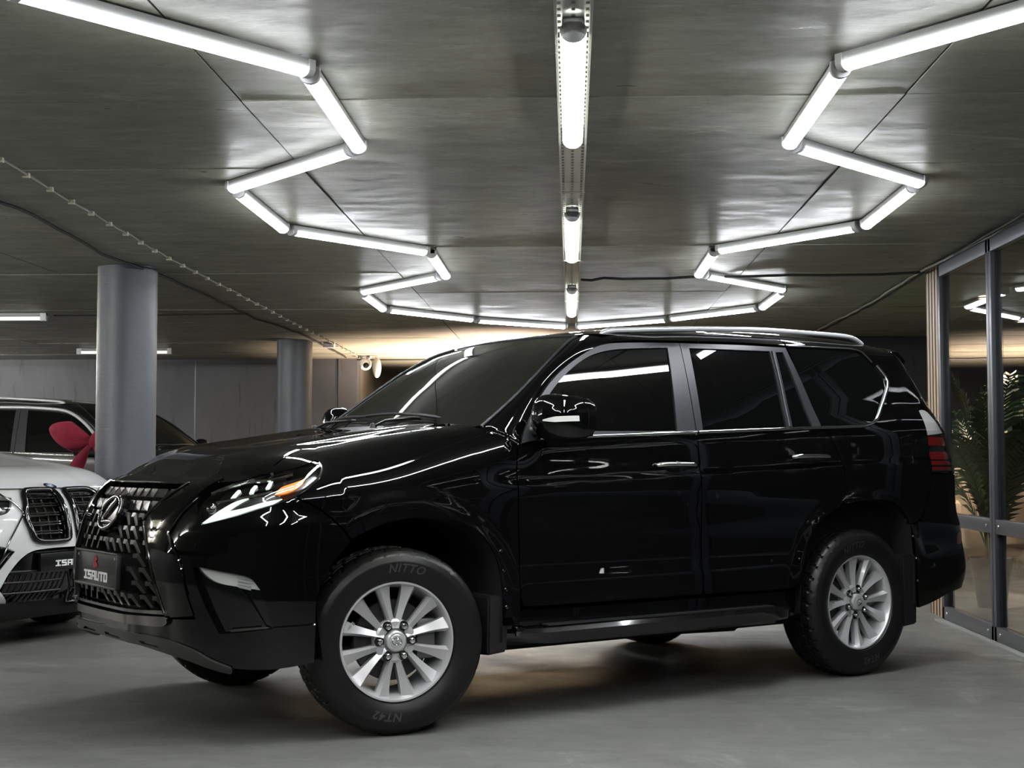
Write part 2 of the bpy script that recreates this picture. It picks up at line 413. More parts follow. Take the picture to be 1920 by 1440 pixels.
# height of the hood crown and of the roof over the centre line
hood_top = pchip([.98,.80,.737,.65,.55,.45,.30,.10,-.10,-.30,-.42,-.7], [.99,1.040,1.063,1.118,1.163,1.188,1.211,1.238,1.264,1.289,1.302,1.32])
roof_top = pchip([-.9,-1.10,-1.16,-1.35,-1.6,-2.0,-2.5,-3.0,-3.3,-3.5,-3.65,-3.8], [1.66,1.735,1.752,1.786,1.812,1.835,1.845,1.840,1.824,1.800,1.772,1.74])
belt = lambda x: 1.2495 - .039*(np.asarray(x, float)+1.1)
plan = pchip([.30,.15,0,-.25,-.6,-1.6,-2.3,-2.79,-3.1,-3.3,-3.6], [.930,.932,.931,.926,.920,.924,.926,.931,.925,.912,.88])
prof = pchip([.26,.34,.42,.50,.58,.68,.80,.92,1.00,1.03,1.045,1.06,1.075,1.10,1.16,1.20,1.24,1.26,1.30], [-.006,-.002,.001,.002,.000,-.010,-.011,-.004,.001,.0015,-.001,-.0055,-.0085,-.0105,-.0145,-.019,-.031,-.040,-.052])
fr_front = pchip([.28,.32,.36,.42,.50,.58,.65,.73,.80,.86,.92,.98,1.033,1.063,1.118,1.163,1.188,1.209], [.88,.925,.948,.960,.966,.972,.980,.976,.962,.945,.921,.880,.815,.742,.65,.55,.45,.31])
rr_back = pchip([.28,.36,.45,.55,.68,.76,.84,.92,1.05,1.25,1.45,1.60,1.72,1.80], [-3.60,-3.72,-3.81,-3.84,-3.84,-3.83,-3.79,-3.775,-3.76,-3.70,-3.61,-3.53,-3.46,-3.42])
def round_p(x): return 4.5+5.0*sstep(.20, -.50, x)
_FP = np.array([(0,0),(.001,.14),(.006,.28),(.040,.40),(.080,.53),(.150,.65),(.235,.75),(.345,.835),(.475,.890),(.58,.915),(.68,.930)])
_RP = np.array([(0,.912),(.14,.905),(.28,.893),(.39,.868),(.47,.815),(.515,.73),(.54,.55),(.55,.3),(.555,0)])
def _arc(P):
    g = np.linspace(0, 1, len(P)); fx, fy = pchip(g, P[:,0]), pchip(g, P[:,1])
    t = np.linspace(0, 1, 400); q = np.stack([fx(t), fy(t)], 1)
    s = np.concatenate([[0], np.cumsum(np.hypot(*np.diff(q, axis=0).T))])
    return (lambda a: np.interp(a, s, q[:,0])), (lambda a: np.interp(a, s, q[:,1])), s[-1]
fdrop, fy_, SF = _arc(_FP)
rdrop, ry_, SR = _arc(_RP)
_fs = np.linspace(0, SF, 300); _fd = fdrop(_fs); _fyy = fy_(_fs)
A_FRONT, A_REAR = XA+SF, XB-SR      # unrolled coordinate a: equals x between XB and XA, runs round the corners beyond
def flare(x, z):
    o = 0
    for xc, R in ((0, .53), (-WB, .50)):
        r = np.hypot(x-xc, z-.40)
        o = o + .020*sstep(R+.10, R+.005, r)*sstep(.10, .28, z)
    return o
def body_half(x, z):
    """half width of the lower body (fenders, doors, quarters) for XB<=x<=XA"""
    zz = z + .039*(x+1.1)*sstep(.6, 1.1, z)
    y = plan(x) + prof(zz) + flare(x, z)
    k = sstep(-.75, -.35, x)                    # fender rounding towards the hood
    zt = hood_top(x); z0 = .93
    t = np.clip((z-z0)/(zt-z0), 0, .9999)
    yf = (plan(x)+np.minimum(prof(np.minimum(z, 1.0)), .0)+flare(x, z))*(1-t**2.4)**(1/round_p(x))
    return y*(1-k) + yf*k
def girdle(a, z):
    a = np.asarray(a, float); z = np.asarray(z, float); a, z = np.broadcast_arrays(a, z)
    xm = np.clip(a, XB, XA)
    y = body_half(xm, z); x = xm.copy()
    f = a > XA
    sf = np.clip(A_FRONT-a, 0, SF); xf = fr_front(z)
    dN = fdrop(sf)/_FP[-1,0]
    x = np.where(f, xf-dN*(xf-XA), x); y = np.where(f, fy_(sf)/_FP[-1,1]*body_half(XA+0*z, z), y)
    b = a < XB
    sr = np.clip(XB-a, 0, SR); xr = rr_back(z)
    dN = rdrop(sr)/_RP[-1,0]
    x = np.where(b, XB+dN*(xr-XB), x); y = np.where(b, ry_(sr)/_RP[0,1]*house_half(XB+0*z, z)*1.0, y)
    return np.stack([x, y, z+0*x], -1)
def house_half(x, z):
    """half width of the greenhouse side (above the belt); joins the body below"""
    zb = belt(x); u = z-zb
    yb = body_half(x, np.minimum(z, zb))
    tum = np.where(u > 0, .36*u+.14*u*u, 0)
    y = yb - tum - np.where(u > 0, .028*sstep(0, .12, u)*np.clip((-1.5-x)/1.9, 0, 1)**2, 0) - np.where(u > 0, .02*sstep(-1.2, -.5, x)*sstep(0, .2, u), 0)
    zt = roof_top(x); z0 = zt-(.115-.065*sstep(-1.65, -1.15, x))
    t = np.clip((z-z0)/(zt-z0), 0, .9999)
    return y*(1-t**2.0)**(1/3.2)
def house(a, z):
    """side glass / pillar surface, a as in girdle (only the rear corner wraps)"""
    a = np.asarray(a, float); z = np.asarray(z, float); a, z = np.broadcast_arrays(a, z)
    xm = np.maximum(a, XB); y = house_half(xm, z); x = xm.copy()
    b = a < XB; sr = np.clip(XB-a, 0, SR); xr = rr_back(z); dN = rdrop(sr)/_RP[-1,0]
    x = np.where(b, XB+dN*(xr-XB), x); y = np.where(b, ry_(sr)/_RP[0,1]*house_half(XB+0*z, z), y)
    return np.stack([x, y, z+0*x], -1)
def top_half(x, z):
    """half width of hood and fenders at height z, any x in front of the doors"""
    xm = np.minimum(x, XA); zt = hood_top(xm); t = np.clip((z-.93)/(zt-.93), 0, .9999)
    y = (plan(xm)+np.minimum(prof(np.minimum(z, 1.0)), .0)+flare(xm, z))*(1-t**2.4)**(1/round_p(xm))
    xf = fr_front(z); dN = np.clip((xf-x)/np.maximum(xf-XA, 1e-3), 0, 1)
    yf = np.interp(dN*_FP[-1,0], _fd, _fyy)/_FP[-1,1]*y
    return np.where(x > XA, np.where(x > xf, 0, yf), y)
def hood(x, y):
    """height of hood and fender tops over (x, y)"""
    x = np.asarray(x, float); y = np.abs(np.asarray(y, float)); x, y = np.broadcast_arrays(x, y)
    lo = .93+0*x; hi = hood_top(x)+.001
    for _ in range(36):
        m = (lo+hi)/2; g = top_half(x, m) > y
        lo = np.where(g, m, lo); hi = np.where(g, hi, m)
    ridge = (.010*np.exp(-((y-.48)/.09)**2)*sstep(.60, .30, x)*sstep(.64, .54, y) - .010*np.exp(-(y/.28)**2)*sstep(.62, .3, x))
    return (lo+hi)/2+ridge
def roof(x, y):
    x = np.asarray(x, float); y = np.abs(np.asarray(y, float)); x, y = np.broadcast_arrays(x, y)
    lo = roof_top(x)-.20; hi = roof_top(x)+0
    for _ in range(40):
        m = (lo+hi)/2; g = house_half(x, m) > y
        lo = np.where(g, m, lo); hi = np.where(g, hi, m)
    return (lo+hi)/2
# windscreen: rows t=0 (cowl) to 1 (header), v = y / half width
_SE = np.array([(-.470,.757,1.272),(-.543,.756,1.325),(-.666,.743,1.413),(-.804,.712,1.514),(-.910,.680,1.591),(-.989,.650,1.642),(-1.090,.602,1.699),(-1.190,.545,1.737)])
_st = np.linspace(0, 1, len(_SE)); _sex, _sey, _sez = (pchip(_st, _SE[:,i]) for i in range(3))
_scx = pchip([0,.5,1], [-.335,-.745,-1.155]); _scz = pchip([0,.35,.7,1], [1.300,1.490,1.650,1.750])
def screen(t, v):
    t = np.asarray(t, float); v = np.asarray(v, float); t, v = np.broadcast_arrays(t, v)
    w = np.abs(v)**2.2
    return np.stack([_scx(t)+(_sex(t)-_scx(t))*w, _sey(t)*v, _scz(t)+(_sez(t)-_scz(t))*w], -1)

def a_of(x, y, z):
    """unrolled coordinate of a point on the girdle"""
    if x <= XA: return x
    s_ = np.linspace(0, SF, 500); P = girdle(A_FRONT-s_, np.full(500, z)); d = np.hypot(P[:,0]-x, P[:,1]-y); return float(A_FRONT-s_[d.argmin()])
# ---------------------------------------------------------------- the garage
CEIL = 2.55
YB_L, YB_R, YB_C, XGL = 19.8, 16.4, 26.5, 2.655
struct(box('floor', -11.2, 9.0, -8.2, 27.0, -.12, 0, 'polished_concrete'), 'grey power-floated concrete garage floor with cloudy stains')
ceil = struct(box('ceiling', -11.2, 9.0, -8.2, 27.0, CEIL+.012, CEIL+.2, 'matte_black'), 'grey concrete soffit with the joints of formwork sheets')
XS = [-11.2,-9.1,-6.5,-3.9,-1.3,1.3,3.9,6.5,9.0]
YS = [5.49+1.29*k for k in range(-10, 8)]
YS2 = [YS[-1]+.62*k for k in range(1, 20) if YS[-1]+.62*k < 27.2]
def _panel(x0, x1, y0, y1):
    g = .002; dz = random.uniform(-.003, .003)
    o = box('panel', x0+g*2, x1-g*2, y0+g, y1-g, CEIL+dz, CEIL+.014, 'formwork_concrete', ceil)
    o.rotation_euler = (0, 0, 0)
    return o
for j in range(len(YS)-1):
    for i in range(len(XS)-1):
        if XS[i+1] < -8 and YS[j] < 3: continue
        _panel(XS[i], XS[i+1], YS[j], YS[j+1])
ys = [YS[-1]]+YS2
for j in range(len(ys)-1):
    for i in range(0, len(XS)-2): _panel(XS[i], XS[i+1], ys[j], ys[j+1])
struct(box('wall_left', -11.4, -11.2, -8.2, 27, 0, CEIL, 'grey_wall'))
struct(box('wall_front', -11.2, 6.2, -5.6, -5.4, 0, CEIL-.006, 'charcoal_wall'))
wb = struct(box('wall_back', -11.2, -3.27, YB_L, YB_L+.3, 0, CEIL+.01, 'charcoal_wall'), 'charcoal rear wall with dark drip stains under the soffit')
box('corner_panel', -3.26, -2.99, YB_L-.02, YB_L+.3, 0, CEIL+.01, 'charcoal_wall', wb)
box('joint_strip', -5.30, -5.28, YB_L-.004, YB_L+.01, 0, CEIL, 'frame_grey', wb)
struct(box('wall_recess', -4.5, 4.5, YB_C, YB_C+.3, 0, CEIL+.01, 'warm_wall'), 'pale recess wall washed by warm light')
struct(box('wall_recess_left', -3.2, -3.0, YB_L+.3, YB_C, 0, CEIL+.01, 'warm_wall'))
struct(box('wall_right', 2.45, 9.0, YB_R, YB_R+.3, 0, CEIL+.01, 'black_wall'), 'near-black wall beyond the glass office')
struct(box('wall_recess_right', 4.3, 4.5, YB_R+.3, YB_C, 0, CEIL+.01, 'warm_wall'))
struct(box('wall_office', 6.2, 6.35, -8.2, YB_R, 0, CEIL+.01, 'side_wall'))
# warm light of the recess: unseen floods, with housings added around them
def flood(x, y, z, rx, rz, e, size):
    l = bpy.data.lights.new('unseen_warm_flood', 'AREA'); l.energy = e; l.color = (1, .74, .57); l.size = size; l.spread = math.radians(112)
    o = bpy.data.objects.new('unseen_warm_flood', l); COL.objects.link(o); o.location = (x, y, z); o.rotation_euler = (rx, 0, rz)
fl = box('flood_housing', -1.42, -.38, 18.08, 19.12, 0, .27, 'satin_black', None, .02); tag(fl, 'low black housing added under the unseen warm recess light', 'added lamp housing')
flood(-.9, 18.6, .30, math.radians(180), 0, 560, 1.0)
fl = box('flood_housing', -.12, 1.32, 23.48, 23.56, .0, 1.62, 'satin_black', None, .02); tag(fl, 'upright black housing added behind the unseen light on the recess wall', 'added lamp housing')
flood(.6, 23.6, .9, math.radians(95), 0, 30, 1.4)
struct(box('added_beam', -3.0, 4.3, 24.2, 24.6, 1.50, 1.95, 'charcoal_wall'), 'unseen dark beam added in the recess to break up its reflection')  # unseen beam, added to darken the warm wall's reflection in the office glass
# columns
def column(x, y, r, label):
    prof_ = [(r*1.03, 0), (r*1.03, .012)]; k = 46
    for i in range(k+1):
        z = .012+(CEIL-.012)*i/k; prof_.append((r*(1+.004*(i % 2)), z))
    o = lathe_obj('column', prof_, 'grey_painted_column', None, 64, 'z', angle=1.2); o.location = (x, y, 0)
    tag(o, label, 'column', 'round columns along the garage'); return o
column(-3.27, 10.32, .215, 'round slate-grey column standing beside the red bow')
c2 = column(-3.27, 16.68, .208, 'round slate-grey column in front of the charcoal rear wall')
# ---- zigzag tubes
def tube_light(p, q, label, z=2.5455, w=.068):
    p, q = Vector((*p, 0)), Vector((*q, 0)); d = q-p; L = d.length; a = math.atan2(d.y, d.x); c = (p+q)/2
    root = empty('tube_light', (c.x, c.y, z), a); tag(root, label, 'ceiling light', 'white LED tubes of the zigzag')
    box('housing', -L/2, L/2, -w*.42, w*.42, -.034, 0, 'white_plastic', root, .004)
    n = 12; h = L/2-.028; V = []; Fc = []
    for x in (-h, h):
        for k in range(n+1):
            t = PI*k/n; V.append((x, -math.cos(t)*w/2, -.034-math.sin(t)*.026))
    for k in range(n): Fc.append((k, k+n+1, k+n+2, k+1))
    Fc.append(tuple(range(n+1))); Fc.append(tuple(reversed(range(n+1, 2*n+2)))); Fc.append((0, n, 2*n+1, n+1))
    link('diffuser', pymesh('diffuser', V, Fc, False), 'tube_light', root)
    for s in (-1, 1):
        V = []; Fc = []
        for x in (s*h, s*L/2):
            V += [(x, -w*.53, -.004)]+[(x, -math.cos(PI*k/n)*w*.53, -.034-math.sin(PI*k/n)*.029) for k in range(n+1)]+[(x, w*.53, -.004)]
        m = n+3
        for k in range(m): Fc.append((k, (k+1) % m, m+(k+1) % m, m+k))
        Fc.append(tuple(range(m))); Fc.append(tuple(reversed(range(m, 2*m))))
        bm = bmesh.new(); me = pymesh('end_cap', V, Fc); bm.from_mesh(me); bm_obj('end_cap', bm, 'white_plastic', root)
    return root
XI, XO = .945, 1.725
ZIG = [((XO,2.84),(XO,4.00)), ((XO-.07,4.04),(XI-.01,4.93)), ((XI,4.99),(XI,6.19)), ((XI+.03,6.22),(XO+.01,7.09)), ((XO,7.19),(XO,8.37)), ((XO-.03,8.43),(XI+.02,9.33)),
       ((XI,9.42),(XI,10.58)), ((XI+.05,10.61),(XO-.01,11.54)), ((XO+.01,11.72),(XO,12.88)), ((XO-.03,12.95),(XI+.03,13.88)), ((XI,13.97),(.06,14.66))]
BACK = [((XI,1.92-.02),(XO-.03,2.80)), ((XI,.70),(XI,1.86))]
ORD = ['tenth','ninth','eighth','seventh','sixth','fifth','fourth','third','second','first']
for sx, side_ in ((-1, 'column side'), (1, 'glass office side')):
    for k, (p, q) in enumerate(BACK+ZIG):
        kk = k-len(BACK)-1
        lab = f'white LED tube, {ORD[kk]} from the far apex of the zigzag, {side_}' if kk >= 0 else 'white LED tube of the zigzag on the near ceiling'
        tube_light((sx*p[0]+.012, p[1]), (sx*q[0]+.012, q[1]), lab)
# ---- perforated tray with three lamps
TX, TW = .011, .058
tray = empty('cable_tray', (TX, 0, 2.47)); tag(tray, 'galvanised perforated cable tray running down the middle of the ceiling', 'cable tray')
def tray_part(y0, y1):
    """one length: sides, lips and a base with three rows of slots"""
    bm = bmesh.new()
    for s in (-1, 1):
        bbox(bm, s*TW-.0012, s*TW+.0012, y0, y1, 0, .060); bbox(bm, min(s*TW, s*(TW-.008)), max(s*TW, s*(TW-.008)), y0, y1, -.0015, .0005)
    a, b, c, d = TW-.008, TW-.019, .006, .004
    for x0, x1 in ((-b, -c), (c, b)): bbox(bm, x0, x1, y0, y1, .0505, .052)
    bbox(bm, -TW+.001, -a, y0, y1, .0505, .052); bbox(bm, a, TW-.001, y0, y1, .0505, .052)
    p = .062; n = int((y1-y0)/p)
    for k in range(n+1):
        y = y0+k*p
        if y+.034 > y1: break
        for x0, x1 in ((-a, -b), (b, a), (-c, c)): bbox(bm, x0, x1, y, y+.034, .0505, .052)
    return bm_obj('tray_length', bm, 'galvanised', tray)
for y0 in (-5.2, -2.75, -.3, 2.15, 4.6, 7.05, 9.5, 11.95): tray_part(y0+.002, y0+2.448)
for y0 in (7.05, 9.5, 11.95): box('joint_plate', -TW-.004, TW+.004, y0-.006, y0+.006, -.003, .004, 'galvanised', tray)
def tray_lamp(y0, y1, label):
    c = (y0+y1)/2; L = y1-y0; root = empty('tray_lamp', (TX, c, 2.52)); tag(root, label, 'ceiling light', 'sealed lamps under the cable tray')
    box('base', -.036, .036, -L/2+.02, L/2-.02, -.040, 0, 'grey_plastic', root, .006)
    n = 14; V = []; Fc = []; ys = [-L/2+.05, -L/2+.07, L/2-.07, L/2-.035, L/2-.012]; sc = [.96, 1, 1, .88, .55]
    for y, s in zip(ys, sc):
        for k in range(n+1):
            t = PI*k/n; V.append((-math.cos(t)*.0425*s, y, -.036-math.sin(t)**.7*.040*s))
    m = n+1
    for i in range(len(ys)-1):
        for k in range(n): Fc.append((i*m+k, i*m+k+1, (i+1)*m+k+1, (i+1)*m+k))
    Fc.append(tuple(reversed(range(m)))); Fc.append(tuple(range((len(ys)-1)*m, len(ys)*m)))
    me = pymesh('diffuser', V, Fc, True); link('diffuser', me, 'tray_light', root)
    V = []; ys = [-L/2-.01, -L/2-.004, -L/2+.02, -L/2+.05]; sc = [.30, .55, .78, 1.02]; Fc = []
    for y, s in zip(ys, sc):
        for k in range(n+1):
            t = PI*k/n; V.append((-math.cos(t)*.0425*s, y, -.024-math.sin(t)**.7*.050*s))
    for i in range(3):
        for k in range(n): Fc.append((i*m+k, i*m+k+1, (i+1)*m+k+1, (i+1)*m+k))
    Fc.append(tuple(reversed(range(m))))
    link('end_cap', pymesh('end_cap', V, Fc, True), 'white_plastic', root)
    for y in (-L*.28, L*.28): box('clip', -.046, .046, y-.010, y+.010, -.046, -.030, 'steel', root)
tray_lamp(.95, 2.55, 'sealed white lamp of the cable tray, over the near floor')
tray_lamp(4.36, 5.98, 'sealed white lamp on the perforated tray, third from its far end'); tray_lamp(7.74, 9.48, 'sealed white lamp on the perforated tray, second from its far end'); tray_lamp(11.2, 13.1, 'sealed white lamp nearest the far end of the perforated tray')
# ---- plain tubes on the soffit behind the columns, given a faint glow
def soffit_tube(x0, x1, y, label, mat='tube_dim'):
    r = empty('tube_lamp', ((x0+x1)/2, y, CEIL-.004)); tag(r, label, 'ceiling light', 'plain tubes on the soffit behind the columns' if mat == 'tube_dim' else 'unseen tubes added over the side aisle'); L = (x1-x0)/2
    tube('glass_tube', [(-L+.05,0,-.055), (L-.05,0,-.055)], .019, mat, r, 12)
    for s in (-1, 1): box('holder', s*(L-.03)-.03, s*(L-.03)+.03, -.022, .022, -.08, -.004, 'white_plastic', r, .004)
    box('batten', -L, L, -.018, .018, -.03, -.004, 'grey_plastic', r)
soffit_tube(-6.25, -5.03, 13.4, 'plain white tube lamp on the soffit over the white car'); soffit_tube(-6.25, -5.03, 17.7, 'plain white tube lamp passing behind the column by the bow')
for y in (3.0, 6.2, 9.6, 13.4, 17.7):  # unseen lit tubes, added to brighten the left ceiling, wall and floor
    for x in (-10.0, -8.5, -6.7):
        if x > -7 and y > 12: continue
        soffit_tube(x-.6, x+.6, y, 'unseen lit tube added over the side aisle to brighten it', 'fill_tube')
jb = box('junction_box', -2.97, -2.84, 16.9, 17.0, 2.48, CEIL-.004, 'white_plastic', None, .006); tag(jb, 'small white junction box on the soffit beside the rear column', 'junction box')
# ---- cables
def cable(name, pts, r, mat, label, sag=.0):
    P = []
    for (a, b) in zip(pts[:-1], pts[1:]):
        n = max(2, int(math.dist(a, b)/.25))
        for k in range(n):
            t = k/n; P.append((a[0]+(b[0]-a[0])*t+random.uniform(-.008,.008), a[1]+(b[1]-a[1])*t, CEIL-.012-r-sag*math.sin(PI*t)+random.uniform(-.004,.004)))
    P.append((pts[-1][0], pts[-1][1], CEIL-.014-r))
    o = tube(name, P, r, mat, None, 6); tag(o, label, 'cable'); return o
cl = cable('clipped_cable', [(-2.60,3.0),(-2.65,6.4),(-2.78,9.45),(-2.86,18.4),(-2.90,19.4)], .007, 'cable_grey', 'thin grey cable clipped along the soffit past the columns')
k = 0
for i in range(44):
    y = 3.2+i*.36; x = np.interp(y, [3,6.4,9.45,18.4,20.4], [-2.60,-2.65,-2.78,-2.86,-2.92])
    o = box('clip', x-.016, x+.016, y-.010, y+.010, CEIL-.034, CEIL-.010, 'clip_white', cl)
cable('black_cable', [(-3.12,5.5),(-3.09,7.5),(-3.05,7.9),(-3.17,9.44),(-3.08,10.6),(-3.12,13.9),(-2.98,15.4),(-3.06,19.2)], .010, 'cable_black', 'slack black cable on the soffit passing the head of the column by the bow')
cable('black_cable', [(-3.08,13.4),(-4.2,13.5),(-5.0,13.5)], .008, 'cable_black', 'black cable leading across to the plain tube over the white car')
cable('black_cable', [(.085,10.95),(.25,10.83),(.54,10.9),(.93,10.80),(1.65,10.74),(2.63,10.6)], .011, 'cable_black', 'black cable crossing the ceiling from the tray to the glass office', .01)
cable('twisted_cable', [(2.66,16.2),(2.67,12.5),(2.60,10.7),(2.61,8.4),(2.60,5.0)], .010, 'cable_grey', 'grey cable pair running along the head of the glass office')
cable('twisted_cable', [(2.72,16.2),(2.71,12.5),(2.64,10.7),(2.575,8.4),(2.56,5.0)], .009, 'cable_black', 'black cable running along the head of the glass office')
cable('pipe', [(-2.98,19.6),(-1.2,19.7),(1.2,19.7)], .016, 'cable_black', 'black conduit run on the soffit behind the security camera', 0)
# ---- security camera
cctv = empty('security_camera', (-2.79, 19.2, CEIL)); tag(cctv, 'white turret security camera under the soffit at the wall corner', 'camera')
lathe_obj('mount', [(0,0),(.075,0),(.078,-.03),(.05,-.05),(0,-.05)], 'white_plastic', cctv, 24)
bm = bmesh.new(); bmesh.ops.create_uvsphere(bm, u_segments=20, v_segments=14, radius=.085); o = bm_obj('head', bm, 'white_plastic', cctv, True); o.location = (0, -.01, -.115)
bm = bmesh.new(); bmesh.ops.create_uvsphere(bm, u_segments=14, v_segments=10, radius=.042); o = bm_obj('lens', bm, 'matte_black', cctv, True); o.location = (.015, -.068, -.135)
cs = empty('siren', (-2.62, 19.1, CEIL)); tag(cs, 'grey oval siren hanging beside the security camera', 'siren')
bm = bmesh.new(); bmesh.ops.create_uvsphere(bm, u_segments=16, v_segments=12, radius=1); bmesh.ops.scale(bm, vec=(.06,.05,.14), verts=bm.verts); o = bm_obj('shell', bm, 'grey_plastic', cs, True); o.location = (0,0,-.17)
box('bracket', -.02, .02, -.02, .02, -.08, -.01, 'grey_plastic', cs)
# ---------------------------------------------------------------- glass office
gw = empty('glass_partition', (XGL, 0, 0)); tag(gw, 'glass office partition in slate-grey metal frames on the right', 'glass wall')
POSTS = [10.21-1.225*k for k in range(12)]
ZT, TR = 2.52, .72
box('sill_rail', -.035, .035, POSTS[-1], POSTS[0], .015, .105, 'frame_grey', gw, .004); box('head_rail', -.035, .035, POSTS[-1], POSTS[0], ZT-.085, ZT, 'frame_grey', gw, .004)
for k, y in enumerate(POSTS):
    if k == 0: box('post', -.035, .035, y-.045, y+.015, .015, ZT, 'frame_grey', gw, .004)
    else:
        box('post', -.035, .035, y+.004, y+.055, .015, ZT, 'frame_grey', gw, .004); box('post', -.035, .035, y-.055, y-.004, .015, ZT, 'frame_grey', gw, .004)
for k in range(len(POSTS)-1):
    y1, y0 = POSTS[k]-(.045 if k == 0 else .055), POSTS[k+1]+.055
    box('transom', -.032, .032, y0, y1, TR-.045, TR+.045, 'frame_grey', gw, .004)
    for z0, z1 in ((.105, TR-.045), (TR+.045, ZT-.085)):
        box('pane', -.003, .003, y0+.006, y1-.006, z0+.006, z1-.006, 'clear_pane', gw)
        box('seal', -.012, .012, y0, y0+.010, z0, z1, 'seal_black', gw); box('seal', -.012, .012, y1-.010, y1, z0, z1, 'seal_black', gw)
    if k < 4:
        for y in (y0+.07, y1-.07):
            for z in (.06, TR): 
                o = lathe_obj('bolt', [(0,.006),(.010,.005),(.014,0)], 'steel', gw, 12); o.location = (-.035, y, z); o.rotation_euler = (0, -PI/2, 0)
struct(box('trim_1', XGL-.085, XGL+.05, POSTS[-1], POSTS[0]+.02, 0, .014, 'mortar'), 'pale mortar strip under the glass partition')
sw = empty('slat_wall', (XGL, 10.24, 0)); tag(sw, 'end of the office wall clad in upright oak slats', 'wall panel')
box('backing', .02, .06, 0, .52, 0, CEIL-.004, 'seal_black', sw)
for k in range(6): box('slat', .0155, .02, .018+k*.084, .056+k*.084, 0, CEIL-.006, 'oak_slat', sw, 0)
# pale armchair and warm downlights in the office
ac = empty('armchair', (3.86, 13.9, 0), math.radians(200)); tag(ac, 'pale peach wing armchair deep inside the glass office', 'armchair')
for nm, q in (('seat', (-.34,.34,-.32,.36,.22,.50)), ('backrest', (-.40,.40,.26,.44,.30,1.42)), ('armrest', (-.44,-.30,-.34,.40,.15,.76)), ('armrest', (.30,.44,-.34,.40,.15,.76)), ('cushion', (-.26,.26,.05,.28,.48,.90))):
    box(nm, *q, 'peach_fabric', ac, .06, 4)
for sx in (-1, 1):
    for sy in (-1, 1): tube('leg', [(sx*.33, sy*.28, 0), (sx*.31, sy*.26, .2)], [.014,.02], 'oak_slat', ac, 8)
for x, y in ((3.60, 12.45), (4.6, 14.6), (3.9, 10.3)):
    dl = empty('downlight', (x, y, CEIL-.004)); tag(dl, 'small warm downlight in the office ceiling', 'ceiling light', 'office downlights')
    lathe_obj('rim', [(.050,-.002),(.075,-.002),(.078,-.010),(.072,-.014),(.052,-.012)], 'white_plastic', dl, 24, close=True); lathe_obj('glow', [(0,-.006),(.051,-.006)], 'downlight', dl, 20)
    l = bpy.data.lights.new('downlight_beam', 'SPOT'); l.energy = {3.60: 170, 3.9: 45}.get(x, 40); l.color = (1,.80,.60); l.spot_size = 2.0; l.spot_blend = .6; l.shadow_soft_size = .05
    lo = bpy.data.objects.new('downlight_beam', l); COL.objects.link(lo); lo.parent = dl; lo.location = (0,0,-.03)
# plants
def palm(x, y, h, seed, label, pot=True, nf=11, spread=.55, ph=.36, stem_z=.30):
    R = random.Random(seed); root = empty('palm_plant', (x, y, 0)); tag(root, label, 'plant', 'potted palms in the office')
    if pot:
        bm = bmesh.new(); 
        r = bmesh.ops.create_cone(bm, cap_ends=True, segments=28, radius1=.105, radius2=.165, depth=ph); bmesh.ops.translate(bm, verts=bm.verts, vec=(0,0,ph/2))
        top = [f for f in bm.faces if f.normal.z > .9]; q = bmesh.ops.inset_region(bm, faces=top, thickness=.014); bmesh.ops.translate(bm, verts=list({v for f in top for v in f.verts}), vec=(0,0,-.03))
        bm_obj('pot', bm, 'pot_black', root, True, .6); lathe_obj('soil', [(0,ph-.022),(.146,ph-.026)], 'soil', root, 24)
    for s in range(5): 
        a = R.uniform(0, 6.28); r0 = R.uniform(.01,.05)
        tube('stem', [(r0*math.cos(a), r0*math.sin(a), ph-.03), (1.6*r0*math.cos(a), 1.6*r0*math.sin(a), ph+.35), (2.4*r0*math.cos(a), 2.4*r0*math.sin(a), ph+.35+stem_z)], .013, 'palm_stem', root, 7)
    for f in range(nf):
        a = 6.283*f/nf+R.uniform(-.3,.3); L = h*R.uniform(.55,.8); el = R.uniform(1.05,1.45); P = []; d = Vector((math.cos(a), math.sin(a), 0)); z0 = ph+R.uniform(.05,.40); p = Vector((d.x*.03, d.y*.03, z0)); e = el
        for k in range(9):
            P.append(p.copy()); p = p+(d*math.cos(e)+Vector((0,0,math.sin(e))))*(L/8); e -= R.uniform(.12,.24)*spread/.55
        V = []; Fc = []; side = Vector((-d.y, d.x, 0))
        for k in range(8):
            for m in range(4):
                q = P[k].lerp(P[k+1], m/4); t = (k+m/4)/8
                if t < .08: continue
                ll = .30*math.sin(PI*min(1, (t+.02)/1.04))**.6*h/1.7
                fw = (P[k+1]-P[k]).normalized()
                for s in (-1, 1):
                    tip = q+side*s*ll*.75+fw*ll*.62+Vector((0,0,-.16*ll+R.uniform(-.04,.03))); b = len(V)
                    mid = q.lerp(tip, .5)+Vector((0,0,.02)); w = fw*.019
                    V += [q-w*.5, q+w*.5, mid+w, mid-w, tip]; Fc += [(b, b+1, b+2, b+3), (b+3, b+2, b+4)]
        V = [(max(v[0], -.05+(v[0]+.05)*.45), v[1], v[2]) for v in V]; P = [(max(v[0], -.05+(v[0]+.05)*.45), v[1], v[2]) for v in P]
        me = pymesh('frond', V, Fc); o = link('frond', me, 'palm_leaf', root)
        me2 = tube('rachis', P, [.008*(1-k/10) for k in range(len(P))], 'palm_leaf', o, 5)
    return root
palm(3.24, 11.15, 1.9, 3, 'areca palm in a tapered black pot behind the first glass pane', nf=26, spread=.34, ph=.38)
palm(4.15, 12.0, 2.1, 5, 'bushy palm behind the second glass pane', nf=22, spread=.34)
palm(3.02, 12.7, 1.85, 8, 'palm standing beyond the end of the oak slats', nf=13, spread=.6)
